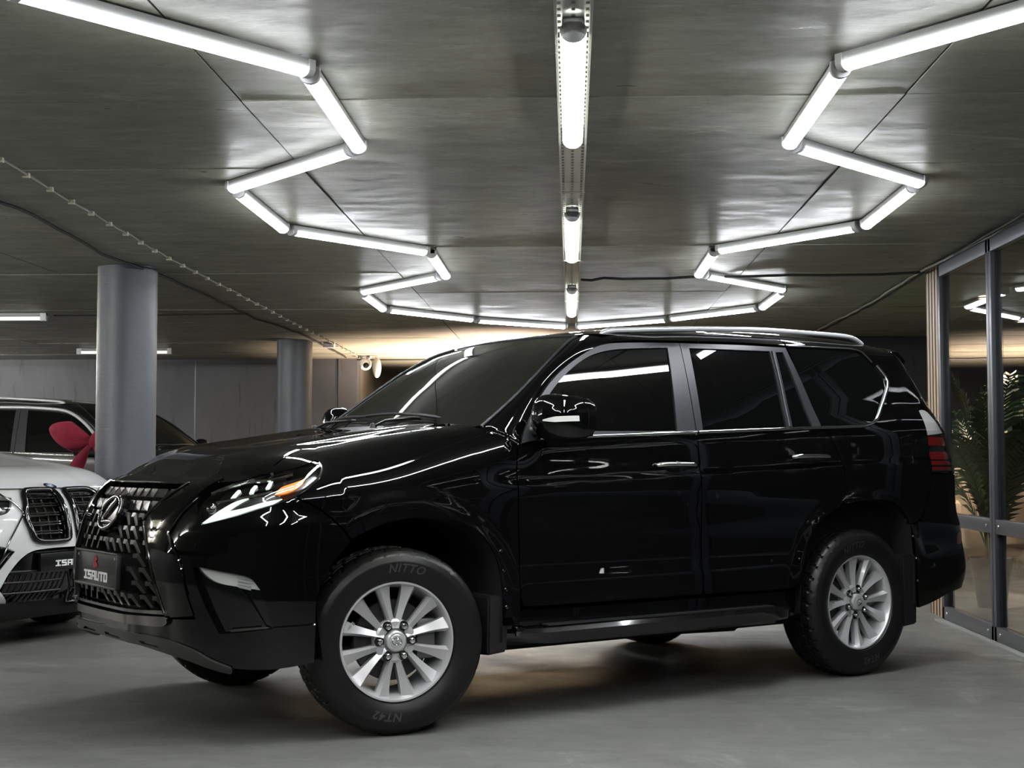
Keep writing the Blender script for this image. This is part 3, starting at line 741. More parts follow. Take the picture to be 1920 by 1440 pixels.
# ---------------------------------------------------------------- the black SUV
suv = empty('suv', (-1.237, 6.613, 0), 3.7974); tag(suv, 'glossy black SUV with silver alloy wheels parked across the garage floor', 'car')
hood3 = lambda x, y: np.stack([np.asarray(x, float)+0*y, np.asarray(y, float)+0*x, hood(x, y)], -1)
roof3 = lambda x, y: np.stack([np.asarray(x, float)+0*y, np.asarray(y, float)+0*x, roof(x, y)], -1)
BP = 'black_paint'
# arch edges in (a, z), from the front foot round to the rear foot
ARCH_F = [(.433,.444),(.424,.591),(.370,.704),(.333,.750),(.266,.815),(.156,.866),(.062,.888),(-.043,.897),(-.155,.891),(-.271,.864),(-.361,.816),(-.425,.74),(-.457,.659),(-.467,.527)]
ARCH_R = [(-2.311,.56),(-2.345,.66),(-2.385,.73),(-2.434,.791),(-2.52,.852),(-2.623,.894),(-2.764,.919),(-2.937,.922),(-3.079,.891),(-3.165,.819)]
SHUT = pchip([.60,.50,.455,.273,0,-.29,-.45], [.725,.715,.700,.668,.640,.618,.600])       # hood shut line y(x)
def z_on_top(x, y): return float(hood(x, y))
# front door / rear door lines
# ---- hood
hl_top = [(.700,.600),(.660,.655),(.610,.695),(.545,.728),(.50,.712,1)]
hood_out = [(.742,0,1),(.742,.18),(.735,.36),(.720,.52),(.700,.600,1)]+hl_top[1:]+[(.455,.697),(.36,.681),(.273,.665),(.10,.648),(-.10,.632),(-.29,.615),(-.385,.603,1),(-.345,.48),(-.305,.30),(-.285,.12),(-.28,0,1)]
sheet_obj('hood', hood3, hood_out, BP, suv, res=.035, thick=.03, sides='B', res_edge=.03)
# ---- fenders
def _top_pt(x):
    y = float(SHUT(x))+.005; z = z_on_top(x, y)
    if y > .54: z = float(hood(x, y))
    return (a_of(x, y, z), z)
top_edge = [_top_pt(x) for x in (.565,.53,.50,.455,.40,.34,.27,.15,0,-.15,-.29,-.40)]
fen = [(.273,.818,1)]+ARCH_F[5:]+[(-.475,.42,1),(-.556,.42,1),(-.566,.56),(-.574,.72),(-.563,.906),(-.559,1.046),(-.562,1.116),(-.580,1.195,1),(-.535,1.225),(-.47,1.252)]+top_edge[::-1]
fen[-1] = (*fen[-1], 1)
fen += [(.600,1.100),(.50,1.120),(.440,1.134),(.412,1.128,1),(.402,1.096),(.452,1.043),(.537,.990,1),(.411,.940),(.316,.866)]
sheet_obj('fender', girdle, fen, BP, suv, res=.022, thick=.02, sign=-1, sides='LR', res_edge=.02)
# ---- doors (below the belt)
def beltz(x): return float(belt(x))
d1 = [(-.572,.56),(-.581,.72),(-.570,.906),(-.566,1.046),(-.569,1.116),(-.588,1.196,1)]+[(x, beltz(x)-.012, *([1] if x == -1.638 else [])) for x in (-.66,-.9,-1.2,-1.45,-1.638)]+[(-1.634,1.114),(-1.646,.883),(-1.645,.62),(-1.645,.515),(-1.635,.492,1),(-1.094,.492),(-.62,.494),(-.585,.505)]
door_f = sheet_obj('front_door', house, d1, BP, suv, res=.026, thick=.02, sign=-1, sides='LR')
d2 = [(-1.645,beltz(-1.645)-.012,1),(-1.641,1.114),(-1.653,.883),(-1.652,.62),(-1.652,.515),(-1.662,.492,1),(-2.15,.488),(-2.262,.500),(-2.300,.56),(-2.340,.68),(-2.40,.765),(-2.49,.842),(-2.60,.893),(-2.650,.955),(-2.650,1.0),(-2.634,1.113),(-2.580,1.224),(-2.520,1.288,1)]+[(x, beltz(x)-.012) for x in (-2.4,-2.1,-1.85)]
door_r = sheet_obj('rear_door', house, d2, BP, suv, res=.026, thick=.02, sign=-1, sides='LR')
# ---- quarter panel with the opening for its glass
QG = [(-2.469,1.726,1),(-2.75,1.731),(-3.020,1.727,1),(-3.119,1.643),(-3.160,1.585),(-3.155,1.548),(-3.090,1.480),(-3.022,1.416),(-2.935,1.350),(-2.86,1.322),(-2.68,1.311),(-2.512,1.306,1)]
qp = [(-2.526,1.292,1),(-2.586,1.224),(-2.640,1.113),(-2.657,.99),(-2.655,.955),(-2.628,.905,1)]+ARCH_R[6:]+[(-3.172,.79,1),(-3.24,.795),(-3.305,.835),(-3.368,.95),(-3.399,1.064,1),(-3.392,1.2),(-3.402,1.318),(-3.430,1.408),(-3.52,1.432),(-3.535,1.50),(-3.52,1.60),(-3.48,1.70),(-3.42,1.765,1),(-3.25,1.786),(-3.0,1.797),(-2.7,1.801),(-2.462,1.7995,1)]
sheet_obj('quarter_panel', house, qp, BP, suv, holes=[QG], res=.026, thick=.02, sign=-1, sides='LR')
# ---- roof: crown and cant rails
def zr(x, d=.045): return float(roof_top(x))-d
xs_ = [-1.20,-1.35,-1.6,-2.0,-2.5,-3.0,-3.3,-3.42]
edge = [(x, float(house_half(np.array(x), np.array(zr(x))))) for x in xs_]
roof_out = [(-1.158,0,1),(-1.163,.2),(-1.175,.4),(-1.195,.53,1)]+edge[1:]+[(-3.46,.5),(-3.50,.3),(-3.51,0,1)]
roof_out[-4] = (*roof_out[-4], 1)
sheet_obj('roof', roof3, roof_out, BP, suv, res=.05, thick=.02, sides='B', res_edge=.04)
cant = [(-1.10,1.668,1),(-1.16,1.690),(-1.285,1.706),(-1.45,1.720),(-1.64,1.728),(-2.1,1.740),(-2.455,1.742,1),(-2.458,1.799,1)]+[(x, zr(x)) for x in (-2.2,-2.0,-1.8,-1.6,-1.45,-1.35,-1.25)]+[(-1.195,1.712)]
sheet_obj('cant_rail', house, cant, BP, suv, res=.02, thick=.02, sign=-1, sides='LR')
# ---- windscreen, pillars, cowl
scr = [(0.0,0,1)]+[(0.0,v) for v in (.3,.6,.8)]+[(.015,.93),(.06,.985),(.2,1.0),(.5,1.0),(.8,1.0),(.93,.985),(.985,.93)]+[(1.0,v) for v in (.8,.5,.25)]+[(1.0,0,1)]
sheet_obj('windscreen', screen, scr, 'screen_glass', suv, res=.035, thick=.006, sign=-1, sides='B', res_edge=.03)
APF = [(-.594,1.203),(-.660,1.297),(-.720,1.370),(-.843,1.489),(-.977,1.582),(-1.117,1.653),(-1.195,1.682),(-1.282,1.697)]   # door-frame edge on the house surface
def a_pillar(s):
    fo = np.array(APF); g = np.linspace(0, 1, len(fo)); fa, fz = pchip(g, fo[:,0]), pchip(g, fo[:,1]); rows = []
    zs = [(-.40, top_edge[-1][1]), (-.47, 1.254), (-.535, 1.227), (-.586, 1.198)]
    A0 = np.array([-.392, .608, float(hood(-.392, .608))]); A1 = screen(.01, 1.0)
    for k, (x, z) in enumerate(zs): rows.append((A0*(1-k/4)+A1*(k/4), house(np.array(x), np.array(z)) if x < -.55 else girdle(np.array(x), np.array(z)), .25*k/4+.02))
    for i in range(26):
        t = i/25; rows.append((screen(t*.985+.01, 1.0), house(np.array(fa(t)), np.array(fz(t))), 1.0))
    V = []; Fc = []; m = 7
    for a, b, w in rows:
        for k in range(m):
            u = k/(m-1); nrm = np.array([.45, .75, .5]); nrm = nrm/np.linalg.norm(nrm)
            V.append((a*(1-u)+b*u+nrm*(.028*w*math.sin(PI*u)**.8)-nrm*(.004 if k == 0 else 0))*np.array([1,s,1]))
    for i in range(len(rows)-1):
        for k in range(m-1):
            q = (i*m+k, i*m+k+1, (i+1)*m+k+1, (i+1)*m+k); Fc.append(q if s > 0 else q[::-1])
    me = pymesh('a_pillar', V, Fc, True); link('a_pillar', me, BP, suv)
a_pillar(1); a_pillar(-1)
for s in (1, -1):
    tube('screen_seal', [screen(t, s*1.0)+np.array([.004,.0,.004]) for t in np.linspace(.02, .99, 24)], .0065, 'trim_black', suv, 6)
tube('screen_seal', [screen(.998, v)+np.array([0,0,.002]) for v in np.linspace(-.97, .97, 24)], .005, 'trim_black', suv, 6)
V = []; Fc = []
for i, v in enumerate(np.linspace(-1, 1, 25)):
    a = screen(.01, v); y = a[1]; x0 = -.27-.10*abs(y/.6)**2; V += [(x0, y, float(hood(x0, min(abs(y), .72)))-.022), (a[0], y, a[2]-.004)]
    if i: b = 2*i; Fc.append((b-2, b-1, b+1, b))
me = pymesh('cowl', V, Fc, True); link('cowl', me, 'satin_black', suv)
def wiper(y0, y1, x0):
    w = tube('wiper', [(-.30, y0, 1.292), (-.345, y0+.05, 1.322), (-.40, y0+.20, 1.332), (-.405, y0+.26, 1.330)], [.011,.010,.008,.007], 'satin_black', suv, 8, flat=.7)
    P = []
    for k in range(14):
        y = y1+(y0+.42-y1)*k/13; v = y/.75; p = screen(.045+.02*math.sin(PI*k/13), v); P.append(p+np.array([.012,0,.018]))
    tube('blade', P, [.004]+[.009]*12+[.004], 'satin_black', w, 6)
    lathe_obj('pivot', [(0,.025),(.014,.022),(.018,0)], 'satin_black', w, 14).location = (-.30, y0, 1.285)
wiper(.10, -.16, 0); wiper(-.50, -.70, 0)
# ---- side glass, frames, mouldings (both sides)
FG = [(-.686,1.262,1),(-.745,1.344),(-.836,1.445),(-.962,1.544),(-1.105,1.622),(-1.246,1.659),(-1.42,1.676),(-1.616,1.688,1),(-1.523,1.272,1)]
RG = [(-1.758,1.693,1),(-2.321,1.701,1),(-2.267,1.299,1),(-1.688,1.278,1)]
FX = [(-2.361,1.698,1),(-2.417,1.700,1),(-2.452,1.304,1),(-2.306,1.300,1)]
for nm, q in (('front_door_glass', FG), ('rear_door_glass', RG), ('fixed_pane', FX)):
    sheet_obj(nm, house, q, 'tinted_glass', suv, res=.05, thick=.004, sign=-1, lift=-.006, sides='LR')
sheet_obj('quarter_glass', house, QG, 'tinted_glass', suv, res=.05, thick=.004, sign=-1, lift=-.003, sides='LR')
def bz(x): return beltz(x)+.002
ff = [(-.600,1.203,1),(-.660,1.295),(-.720,1.368),(-.843,1.487),(-.977,1.580),(-1.117,1.651),(-1.195,1.680),(-1.282,1.695),(-1.45,1.706),(-1.636,1.713,1),(-1.703,1.715,1),(-1.640,bz(-1.64),1),(-1.3,bz(-1.3)),(-1.0,bz(-1)),(-.68,bz(-.68),1)]
sheet_obj('window_frame', house, ff, 'trim_black', suv, holes=[FG], res=.03, thick=.012, sign=-1, lift=.002, sides='LR', res_edge=.02, label='satin black front door window frame')
rf = [(-1.707,1.715,1),(-2.1,1.724),(-2.448,1.726,1),(-2.470,1.60),(-2.515,bz(-2.515),1),(-2.1,bz(-2.1)),(-1.646,bz(-1.646),1)]
sheet_obj('window_frame', house, rf, 'trim_black', suv, holes=[RG, FX], res=.03, thick=.012, sign=-1, lift=.002, sides='LR', res_edge=.02, label='satin black rear door window frame')
def strip(name, pts, w, mat, lift=.008, fn=house, flat=.55, n=40, parent=suv):
    """moulding on both sides that follows (a, z) points"""
    o_ = outline(pts, .03, False); N_ = surf_normal(fn, o_, -1); P = fn(o_[:,0], o_[:,1])+N_*lift
    for s in (1, -1): tube(name, P*np.array([1,s,1]), w, mat, parent, 8, flat=1)
strip('belt_moulding', [(x, beltz(x)-.006) for x in np.linspace(-.70, -1.636, 9)], .0085, 'chrome'); strip('belt_moulding', [(x, beltz(x)-.006) for x in np.linspace(-1.65, -2.515, 9)], .0085, 'chrome')
strip('divider_bar', [(-2.283,1.302),(-2.312,1.50),(-2.339,1.700)], .009, 'trim_black', .004)
strip('quarter_moulding', [(-2.515,1.300),(-2.68,1.305),(-2.855,1.315),(-2.945,1.343),(-3.034,1.411),(-3.100,1.472),(-3.166,1.543),(-3.176,1.588),(-3.130,1.655)], .0085, 'chrome', .005)
strip('quarter_seal', [(-2.468,1.733),(-2.75,1.738),(-3.024,1.734),(-3.10,1.672)], .005, 'trim_black', .004)
# ---- door handles
def handle(a, z, wide, parent_door):
    for s, door in ((1, parent_door[0]), (-1, parent_door[1])):
        c = house(np.array(a), np.array(z))*np.array([1,s,1]); nn = np.array([0,s,.0])
        P = [c+np.array([dx, s*h, dz]) for dx, h, dz in ((wide*.5,.002,-.004),(wide*.44,.022,0),(wide*.25,.032,.002),(-.1*wide,.034,.002),(-wide*.36,.030,0),(-wide*.46,.014,-.004),(-wide*.5,.0,-.006))]
        Q = outline([tuple(p[[0,2]]) for p in P], .02, False); R_ = np.interp(np.linspace(0, 1, 20), np.linspace(0, 1, 7), [p[1] for p in P])
        X_ = np.interp(np.linspace(0, 1, 20), np.linspace(0, 1, 7), [p[0] for p in P]); Z_ = np.interp(np.linspace(0, 1, 20), np.linspace(0, 1, 7), [p[2] for p in P])
        o = tube('door_handle', np.stack([X_, R_, Z_], 1), [.012]+[.017]*18+[.012], 'chrome', door, 10, flat=.7)
        o['label'] = 'chrome door handle'
        bm = bmesh.new(); bmesh.ops.create_uvsphere(bm, u_segments=24, v_segments=12, radius=1); bmesh.ops.scale(bm, vec=(wide*.40,.010,.045), verts=bm.verts)
        q = bm_obj('handle_cup', bm, 'gloss_black', door, True); q.location = c+np.array([-.01, -s*.004, -.028])
handle(-1.487, 1.112, .245, door_f); handle(-2.405, 1.152, .265, door_r)
# ---- roof rails
for s in (1, -1):
    P = []; xs = [-1.30,-1.36,-1.5,-1.75,-2.1,-2.5,-2.9,-3.08,-3.17,-3.21]; hh = [-.004,.010,.016,.021,.026,.029,.030,.030,.014,-.006]
    for x, h in zip(xs, hh):
        y = .592-.02*abs((x+2.2)/1.0)**2; P.append((x, s*y, float(roof(x, y))+h))
    Q = np.array(P); t = np.linspace(0, 1, len(Q)); tt = np.linspace(0, 1, 40); P = np.stack([pchip(t, Q[:,i])(tt) for i in range(3)], 1)
    tube('roof_rail', P, [.008]+[.017]*38+[.008], 'satin_rail', suv, 10, flat=.85)
# ---- rear: spoiler, tailgate, lamp clusters, bumper
V = []; Fc = []; ny = 21
for i, v in enumerate(np.linspace(-1, 1, ny)):
    y = v*.60; k = 1-.30*abs(v)**4; x0 = -3.38; zt = float(roof(np.array(-3.38), np.array(abs(y))))
    prof_s = [(x0+.02, zt-.002), (-3.46-.02*k, zt-.006), (-3.545*1+.02*(1-k)*3, zt-.040), (-3.565+.06*(1-k), zt-.062), (-3.545+.06*(1-k), zt-.078), (-3.47, zt-.060), (-3.40, zt-.05)]
    V += [(x, y, z) for x, z in prof_s]
m = 7
for i in range(ny-1):
    for k in range(m): Fc.append((i*m+k, i*m+(k+1) % m, (i+1)*m+(k+1) % m, (i+1)*m+k))
Fc.append(tuple(range(m))); Fc.append(tuple(reversed(range((ny-1)*m, ny*m))))
bm = bmesh.new(); bm.from_mesh(pymesh('spoiler', V, Fc)); bm_obj('spoiler', bm, BP, suv, True, .7)
BGL = [(A_REAR,1.72,1),(-4.2,1.72),(-3.9,1.70),(-3.66,1.66),(-3.63,1.56),(-3.64,1.40),(-3.68,1.30),(-3.9,1.27),(-4.2,1.265),(A_REAR,1.265,1)]
sheet_obj('rear_glass', house, BGL, 'tinted_glass', suv, res=.06, thick=.005, sign=-1, lift=-.002, sides='B')
tg = [(A_REAR,1.765,1),(-4.0,1.762),(-3.56,1.745),(-3.50,1.70),(-3.53,1.60),(-3.545,1.50),(-3.53,1.437,1),(-3.62,1.42),(-3.66,1.35),(-3.70,1.20),(-3.71,1.06,1),(-3.70,.90,1),(-4.0,.86),(A_REAR,.86,1),(A_REAR,1.262,1),(-4.2,1.262),(-3.9,1.267),(-3.677,1.298),(-3.637,1.40),(-3.627,1.56),(-3.657,1.662),(-3.9,1.702),(-4.2,1.722),(A_REAR,1.722,1)]
sheet_obj('tailgate', house, tg, BP, suv, res=.05, thick=.02, sign=-1, sides='B')
rb = [(-3.178,.785,1),(-3.24,.787),(-3.31,.828),(-3.374,.95),(-3.405,1.060,1),(-3.55,1.050),(-3.69,1.045),(-3.695,.90),(-4.0,.855),(A_REAR,.855,1),(A_REAR,.44,1),(-4.0,.43),(-3.70,.415),(-3.55,.40),(-3.40,.365),(-3.22,.335,1),(-3.205,.52),(-3.20,.68)]
rb_h = [(-3.650,.715,1),(-3.76,.740,1),(-3.78,.668,1),(-3.635,.660,1)]
sheet_obj('rear_bumper', girdle, rb, BP, suv, holes=[rb_h], res=.03, thick=.02, sign=-1, sides='B')
sheet_obj('bumper_reflector', girdle, rb_h, 'red_lens', suv, res=.03, thick=.01, sign=-1, lift=-.003, sides='LR', label='red reflector in the rear bumper')
TL = [(-3.400,1.068,1),(-3.396,1.2),(-3.406,1.318),(-3.434,1.410),(-3.520,1.427),(-3.60,1.415),(-3.645,1.345),(-3.688,1.20),(-3.700,1.052,1)]
for s, nm in ((1, 'L'), (-1, 'R')):
    tl = sheet_obj('tail_lamp', girdle, TL, 'lamp_black', suv, res=.03, thick=.02, sign=-1, lift=-.022, sides=nm)
    sheet_obj('lens', girdle, TL, 'lens_glass', tl, res=.03, thick=.02, sign=-1, lift=.002, sides=nm)
    up = [(-3.414,1.318),(-3.440,1.402),(-3.520,1.418),(-3.592,1.405),(-3.635,1.34),(-3.650,1.285,1),(-3.412,1.272,1)]
    sheet_obj('clear_lens', girdle, up, 'lamp_clear', tl, res=.02, thick=.01, sign=-1, lift=-.008, sides=nm, label='clear upper part of the tail lamp')
    for z0, z1 in ((1.215,1.262),(1.140,1.180),(1.105,1.130),(1.075,1.095)):
        sheet_obj('red_band', girdle, [(-3.408,z0,1),(-3.408,z1,1),(-3.665,z1,1),(-3.670,z0,1)], 'red_lens', tl, res=.04, thick=.008, sign=-1, lift=-.010, sides=nm, label='red band of the tail lamp')
    strip_pts = [(-3.40,1.195),(-3.52,1.188),(-3.66,1.190)]
# ---- front bumper, grille surround, grille
HL = [(.922,.879,1),(.945,.935),(.938,.968),(.921,.994),(.874,1.030),(.739,1.070),(.564,1.099),(.440,1.127),(.416,1.122),(.408,1.096),(.455,1.043),(.540,.987,1),(.650,.950),(.777,.914)]
GO = [(1.125,1.034,1),(1.150,.998),(1.200,.954),(1.240,.903),(1.247,.877),(1.218,.835),(1.137,.71),(1.094,.585),(1.070,.525,1)]
go_half = GO+[(1.2,.517),(1.4,.515),(A_FRONT,.515,1),(A_FRONT,1.036,1),(1.4,1.036)]
SU = [(.964,1.056),(1.001,.989),(1.050,.895),(1.071,.838,1),(1.040,.799),(.981,.716),(.951,.592),(.925,.520,1)]
sur = [(.964,1.056,1)]+SU[1:]+[(1.066,.506,1),(1.088,.585),(1.131,.71),(1.212,.835),(1.240,.877),(1.233,.900),(1.193,.951),(1.142,.998),(1.116,1.036,1),(1.4,1.038),(A_FRONT,1.038,1),(A_FRONT,1.060,1),(1.4,1.060),(1.15,1.058)]
sheet_obj('grille_surround', girdle, sur, BP, suv, res=.02, thick=.05, sign=-1, lift=.006, sides='B', res_edge=.02)
bmp = [(.440,.335,1)]+ARCH_F[:4]+[(.279,.806,1),(.322,.860),(.417,.934),(.543,.984,1),(.650,.946),(.777,.910),(.918,.876,1),(.955,.93),(.985,.975,1),(1.046,.893),(1.066,.838,1),(1.034,.799),(.976,.716),(.946,.592),(.920,.505,1),(1.066,.500),(1.2,.500),(1.4,.498),(A_FRONT,.498,1),(A_FRONT,.418,1),(1.297,.414),(1.131,.398),(.987,.372),(.882,.342),(.789,.318),(.62,.314)]
PO = [(.925,.716,1),(.843,.704),(.722,.684),(.676,.670),(.652,.640),(.641,.622),(.626,.555),(.604,.473,1),(.757,.456),(.819,.452,1),(.872,.552),(.905,.640)]
fb = sheet_obj('front_bumper', girdle, bmp, BP, suv, holes=[PO], res=.024, thick=.04, sign=-1, sides='B', res_edge=.02)
sheet_obj('bumper_pocket', girdle, PO, 'gloss_black', suv, res=.03, thick=.0, sign=-1, lift=-.032, sides='LR')
FO = [(.905,.714,1),(.843,.702),(.722,.682),(.678,.667),(.656,.640),(.645,.624,1),(.723,.636),(.808,.650),(.864,.676)]
for nm in 'LR':
    fl = sheet_obj('fog_lamp', girdle, FO, 'clear_lens', suv, res=.02, thick=.02, sign=-1, lift=-.016, sides=nm)
    sheet_obj('lens', girdle, FO, 'lens_glass', fl, res=.03, thick=.016, sign=-1, lift=.0, sides=nm)
    for k in range(4):
        z = .672-.012*k; sheet_obj('rib', girdle, [(.735-.0*k,z+.003,1),(.672+.004*k,z-.008,1),(.672+.004*k,z-.013,1),(.735,z-.002,1)], 'grey_plastic', fl, res=.05, thick=.004, sign=-1, lift=-.011, sides=nm)
    sheet_obj('pocket_fin', girdle, [(.730,.632,1),(.720,.630,1),(.622,.470,1),(.640,.470,1)], 'chrome' if False else 'gloss_black', suv, res=.05, thick=.02, sign=-1, lift=-.008, sides=nm)
    sheet_obj('pocket_ledge', girdle, [(.780,.470,1),(.630,.482,1),(.612,.476,1),(.770,.460,1)], 'dark_chrome', suv, res=.04, thick=.02, sign=-1, lift=-.004, sides=nm)
# lower bumper crease and lip
tube('bumper_crease', [girdle(np.array(a), np.array(z))+np.array([.004,.004,0]) for a, z in ((.60,.476),(.55,.478),(.50,.480),(.46,.482),(.432,.484))], .006, BP, suv, 6)
bar = [(1.05,.512,1),(1.2,.507),(1.4,.504),(A_FRONT,.503,1),(A_FRONT,.470,1),(1.4,.470),(1.2,.468),(1.07,.472),(1.045,.490)]
sheet_obj('grille_bar', girdle, bar, 'dark_chrome', suv, res=.03, thick=.03, sign=-1, lift=.018, sides='B')
bar2 = [(1.055,.535,1),(1.2,.528),(1.4,.526),(A_FRONT,.525,1),(A_FRONT,.514,1),(1.4,.514),(1.2,.515),(1.058,.520)]
sheet_obj('grille_bar', girdle, bar2, 'dark_chrome', suv, res=.03, thick=.02, sign=-1, lift=.006, sides='B')
sk = [(.79,.322,1),(.866,.352),(.928,.384),(1.024,.412),(1.115,.425),(1.287,.432),(A_FRONT,.436,1),(A_FRONT,.395,1),(1.297,.390),(1.131,.374),(.987,.350),(.882,.318),(.80,.300)]
m1 = [(1.55,.412,1),(1.40,.409,1),(1.375,.398,1),(1.54,.400,1)]; m2 = [(1.235,.405,1),(1.14,.398,1),(1.10,.384,1),(1.215,.392,1)]
sheet_obj('skid_plate', girdle, sk, 'skid_black', suv, holes=[m1, m2], res=.02, thick=.03, sign=-1, lift=.012, sides='B', res_edge=.02)
for mm_ in (m1, m2): sheet_obj('intake_mesh', girdle, mm_, 'grey_plastic', suv, res=.03, thick=.004, sign=-1, lift=-.004, sides='LR')
V = []; Fc = []
for i, a in enumerate(np.linspace(.46, A_FRONT, 30)):
    p = girdle(np.array(a), np.array(float(np.interp(a, [.44,.79,.88,.987,1.13,1.3,1.7], [.335,.30,.316,.348,.372,.388,.393])))); q = p*np.array([1,1,1])-np.array([.10,.06 if p[1] > .06 else 0,-.02])
    V += [p-np.array([.005,.0,.0]), q]
    if i: b = 2*i; Fc.append((b-2, b, b+1, b-1))
W_ = [np.array(v)*np.array([1,-1,1]) for v in V]; k = len(V)
me = pymesh('bumper_underside', V+W_, Fc+[tuple(reversed([i+k for i in f])) for f in Fc], True); link('bumper_underside', me, 'satin_black', suv)
# bright edge of the grille opening, crease of the surround
eg = outline(GO, .03, False); Ne = surf_normal(girdle, eg, -1); Pe = girdle(eg[:,0], eg[:,1])+Ne*.008
so = outline([(.985,.985),(1.040,.905),(1.068,.838,1),(1.038,.797),(.979,.714),(.952,.60)], .03, False); Ns = surf_normal(girdle, so, -1); Ps = girdle(so[:,0], so[:,1])+Ns*.006
for s in (1, -1):
    tube('grille_edge', Pe*np.array([1,s,1]), .0055, 'dark_chrome', suv, 6); tube('surround_crease', Ps*np.array([1,s,1]), .006, BP, suv, 6)
te = [girdle(np.array(a), np.array(1.037))+np.array([.006,0,.002]) for a in np.linspace(1.122, A_FRONT, 14)]; tube('grille_edge', te+[p*np.array([1,-1,1]) for p in te[-2::-1]], .0045, 'dark_chrome', suv, 6)
# grille backing and fins
gr = sheet_obj('grille', girdle, [(a, z, *r) for a, z, *r in go_half], 'matte_black', suv, res=.05, thick=0, sign=-1, lift=-.055, sides='B')
fin_cache = {}
def fin_mesh(s, up):
    key = (s, up)
    if key in fin_cache: return fin_cache[key]
    if up: poly = [(-.036,.024),(.030,.024),(.042,.006),(.036,-.022),(-.028,-.022),(-.040,-.004)]
    else: poly = [(-.034,.026),(.004,.026),(.048,-.030),(.026,-.034),(-.006,.006),(-.034,.006)]
    bm = bmesh.new(); lo = [bm.verts.new((u*s, v, -.038)) for u, v in poly]; hi = [bm.verts.new((u*s*.93, v*.9+.001, 0 if v > 0 else -.010)) for u, v in poly]; n = len(poly)
    bm.faces.new(hi)
    for i in range(n): bm.faces.new((lo[i], lo[(i+1) % n], hi[(i+1) % n], hi[i]))
    bmesh.ops.recalc_face_normals(bm, faces=bm.faces); me = bpy.data.meshes.new('grille_fin'); bm.to_mesh(me); bm.free(); me.materials.append(MATS['fin_black']); fin_cache[key] = me; return me
pmat('fin_black', (.030,.029,.027), .30, .5)
gpoly = outline(go_half, .03)
zrow = 1.008; row = 0
while zrow > .545:
    for k in range(-9, 10):
        y = (k+(.5 if row % 2 else 0))*.079; s = 1 if y >= 0 else -1
        sfind = np.linspace(0, .8, 400); yy = girdle(A_FRONT-sfind, np.full(400, zrow))[:,1]; a = A_FRONT-float(np.interp(abs(y), yy, sfind))
        if not inside(gpoly, np.array([[a-.012, zrow]]))[0] or not inside(gpoly, np.array([[a-.012, zrow-.014]]))[0]: continue
        if abs(y) < .30 and .595 < zrow < .760: continue
        if (y/.135)**2+((zrow-.905)/.085)**2 < 1: continue
        p = girdle(np.array([a]), np.array([zrow])); n = surf_normal(girdle, np.array([[a, zrow]]), -1)[0]; p = p[0]-n*.012
        M_ = np.array([1, s, 1]); p, n = p*M_, n*M_
        W3 = Vector(n); U = Vector((0,0,1)).cross(W3).normalized(); Vv = W3.cross(U)
        o = bpy.data.objects.new('grille_fin', fin_mesh(s, zrow > .93)); COL.objects.link(o); o.parent = gr
        o.matrix_local = Matrix(((U.x, Vv.x, W3.x, p[0]), (U.y, Vv.y, W3.y, p[1]), (U.z, Vv.z, W3.z, p[2]), (0,0,0,1)))
    zrow -= .056; row += 1
# emblem: ring with the slanted stroke, on a smoked disc
def girdle_frame(a, z, lift):
    p = girdle(np.array([a]), np.array([z])); n = surf_normal(girdle, np.array([[a, z]]), -1)[0]; W3 = Vector(n); U = Vector((0,0,1)).cross(W3).normalized(); Vv = W3.cross(U)
    return Vector(p[0])+W3*lift, U, Vv, W3
O_, U_, V_, W_3 = girdle_frame(A_FRONT-.005, .905, .006)
em = prism('emblem', [(.112*math.cos(t), .082*math.sin(t)) for t in np.linspace(0, 2*PI, 40)[:-1]], -.03, 0, (O_, U_, V_, W_3), 'gloss_black', suv)
tube('ring', [O_+U_*(.100*math.cos(t))+V_*(.073*math.sin(t))+W_3*.004 for t in np.linspace(0, 2*PI, 37)[:-1]], .008, 'dark_chrome', em, 8, closed=True)
tube('stroke', [O_+U_*u+V_*v+W_3*.004 for u, v in ((.028,.062),(-.012,.010),(-.045,-.030),(-.036,-.044),(.02,-.040),(.075,-.040))], [.011,.011,.010,.009,.009,.006], 'dark_chrome', em, 8)
# number plate
O_, U_, V_, W_3 = Vector((.992,0,.672)), Vector((0,1,0)), Vector((-.03,0,1)).normalized(), Vector((1,0,.03)).normalized()
pl = prism('number_plate', [(-.255,-.070),(.255,-.070),(.255,.070),(-.255,.070)], -.012, 0, (O_, U_, V_, W_3), 'plate_black', suv, .003)
for (u0, u1, v0, v1) in ((-.263,.263,.067,.076), (-.263,.263,-.076,-.067), (-.263,-.254,-.076,.076), (.254,.263,-.076,.076)):
    prism('plate_frame', [(u0,v0),(u1,v0),(u1,v1),(u0,v1)], -.014, .006, (O_, U_, V_, W_3), 'satin_black', pl, .002)
for u in (-.225, .225): 
    o = lathe_obj('screw', [(0,.003),(.006,.002),(.007,0)], 'steel', pl, 10); o.location = O_+U_*u+V_*.052+W_3*.001; o.rotation_euler = (0, PI/2, 0)
GL = {'I': [(0,0,1,.22),(.36,0,.64,1),(0,.78,1,1)], 'S': [(0,.78,1,1),(0,.42,.26,1),(0,.40,1,.62),(.74,0,1,.6),(0,0,1,.22)], 'A': [(0,0,.26,1),(.74,0,1,1),(0,.78,1,1),(0,.34,1,.54)],
      'U': [(0,0,.26,1),(.74,0,1,1),(0,0,1,.22)], 'T': [(0,.78,1,1),(.37,0,.63,1)], 'O': [(0,0,.26,1),(.74,0,1,1),(0,0,1,.22),(0,.78,1,1)]}
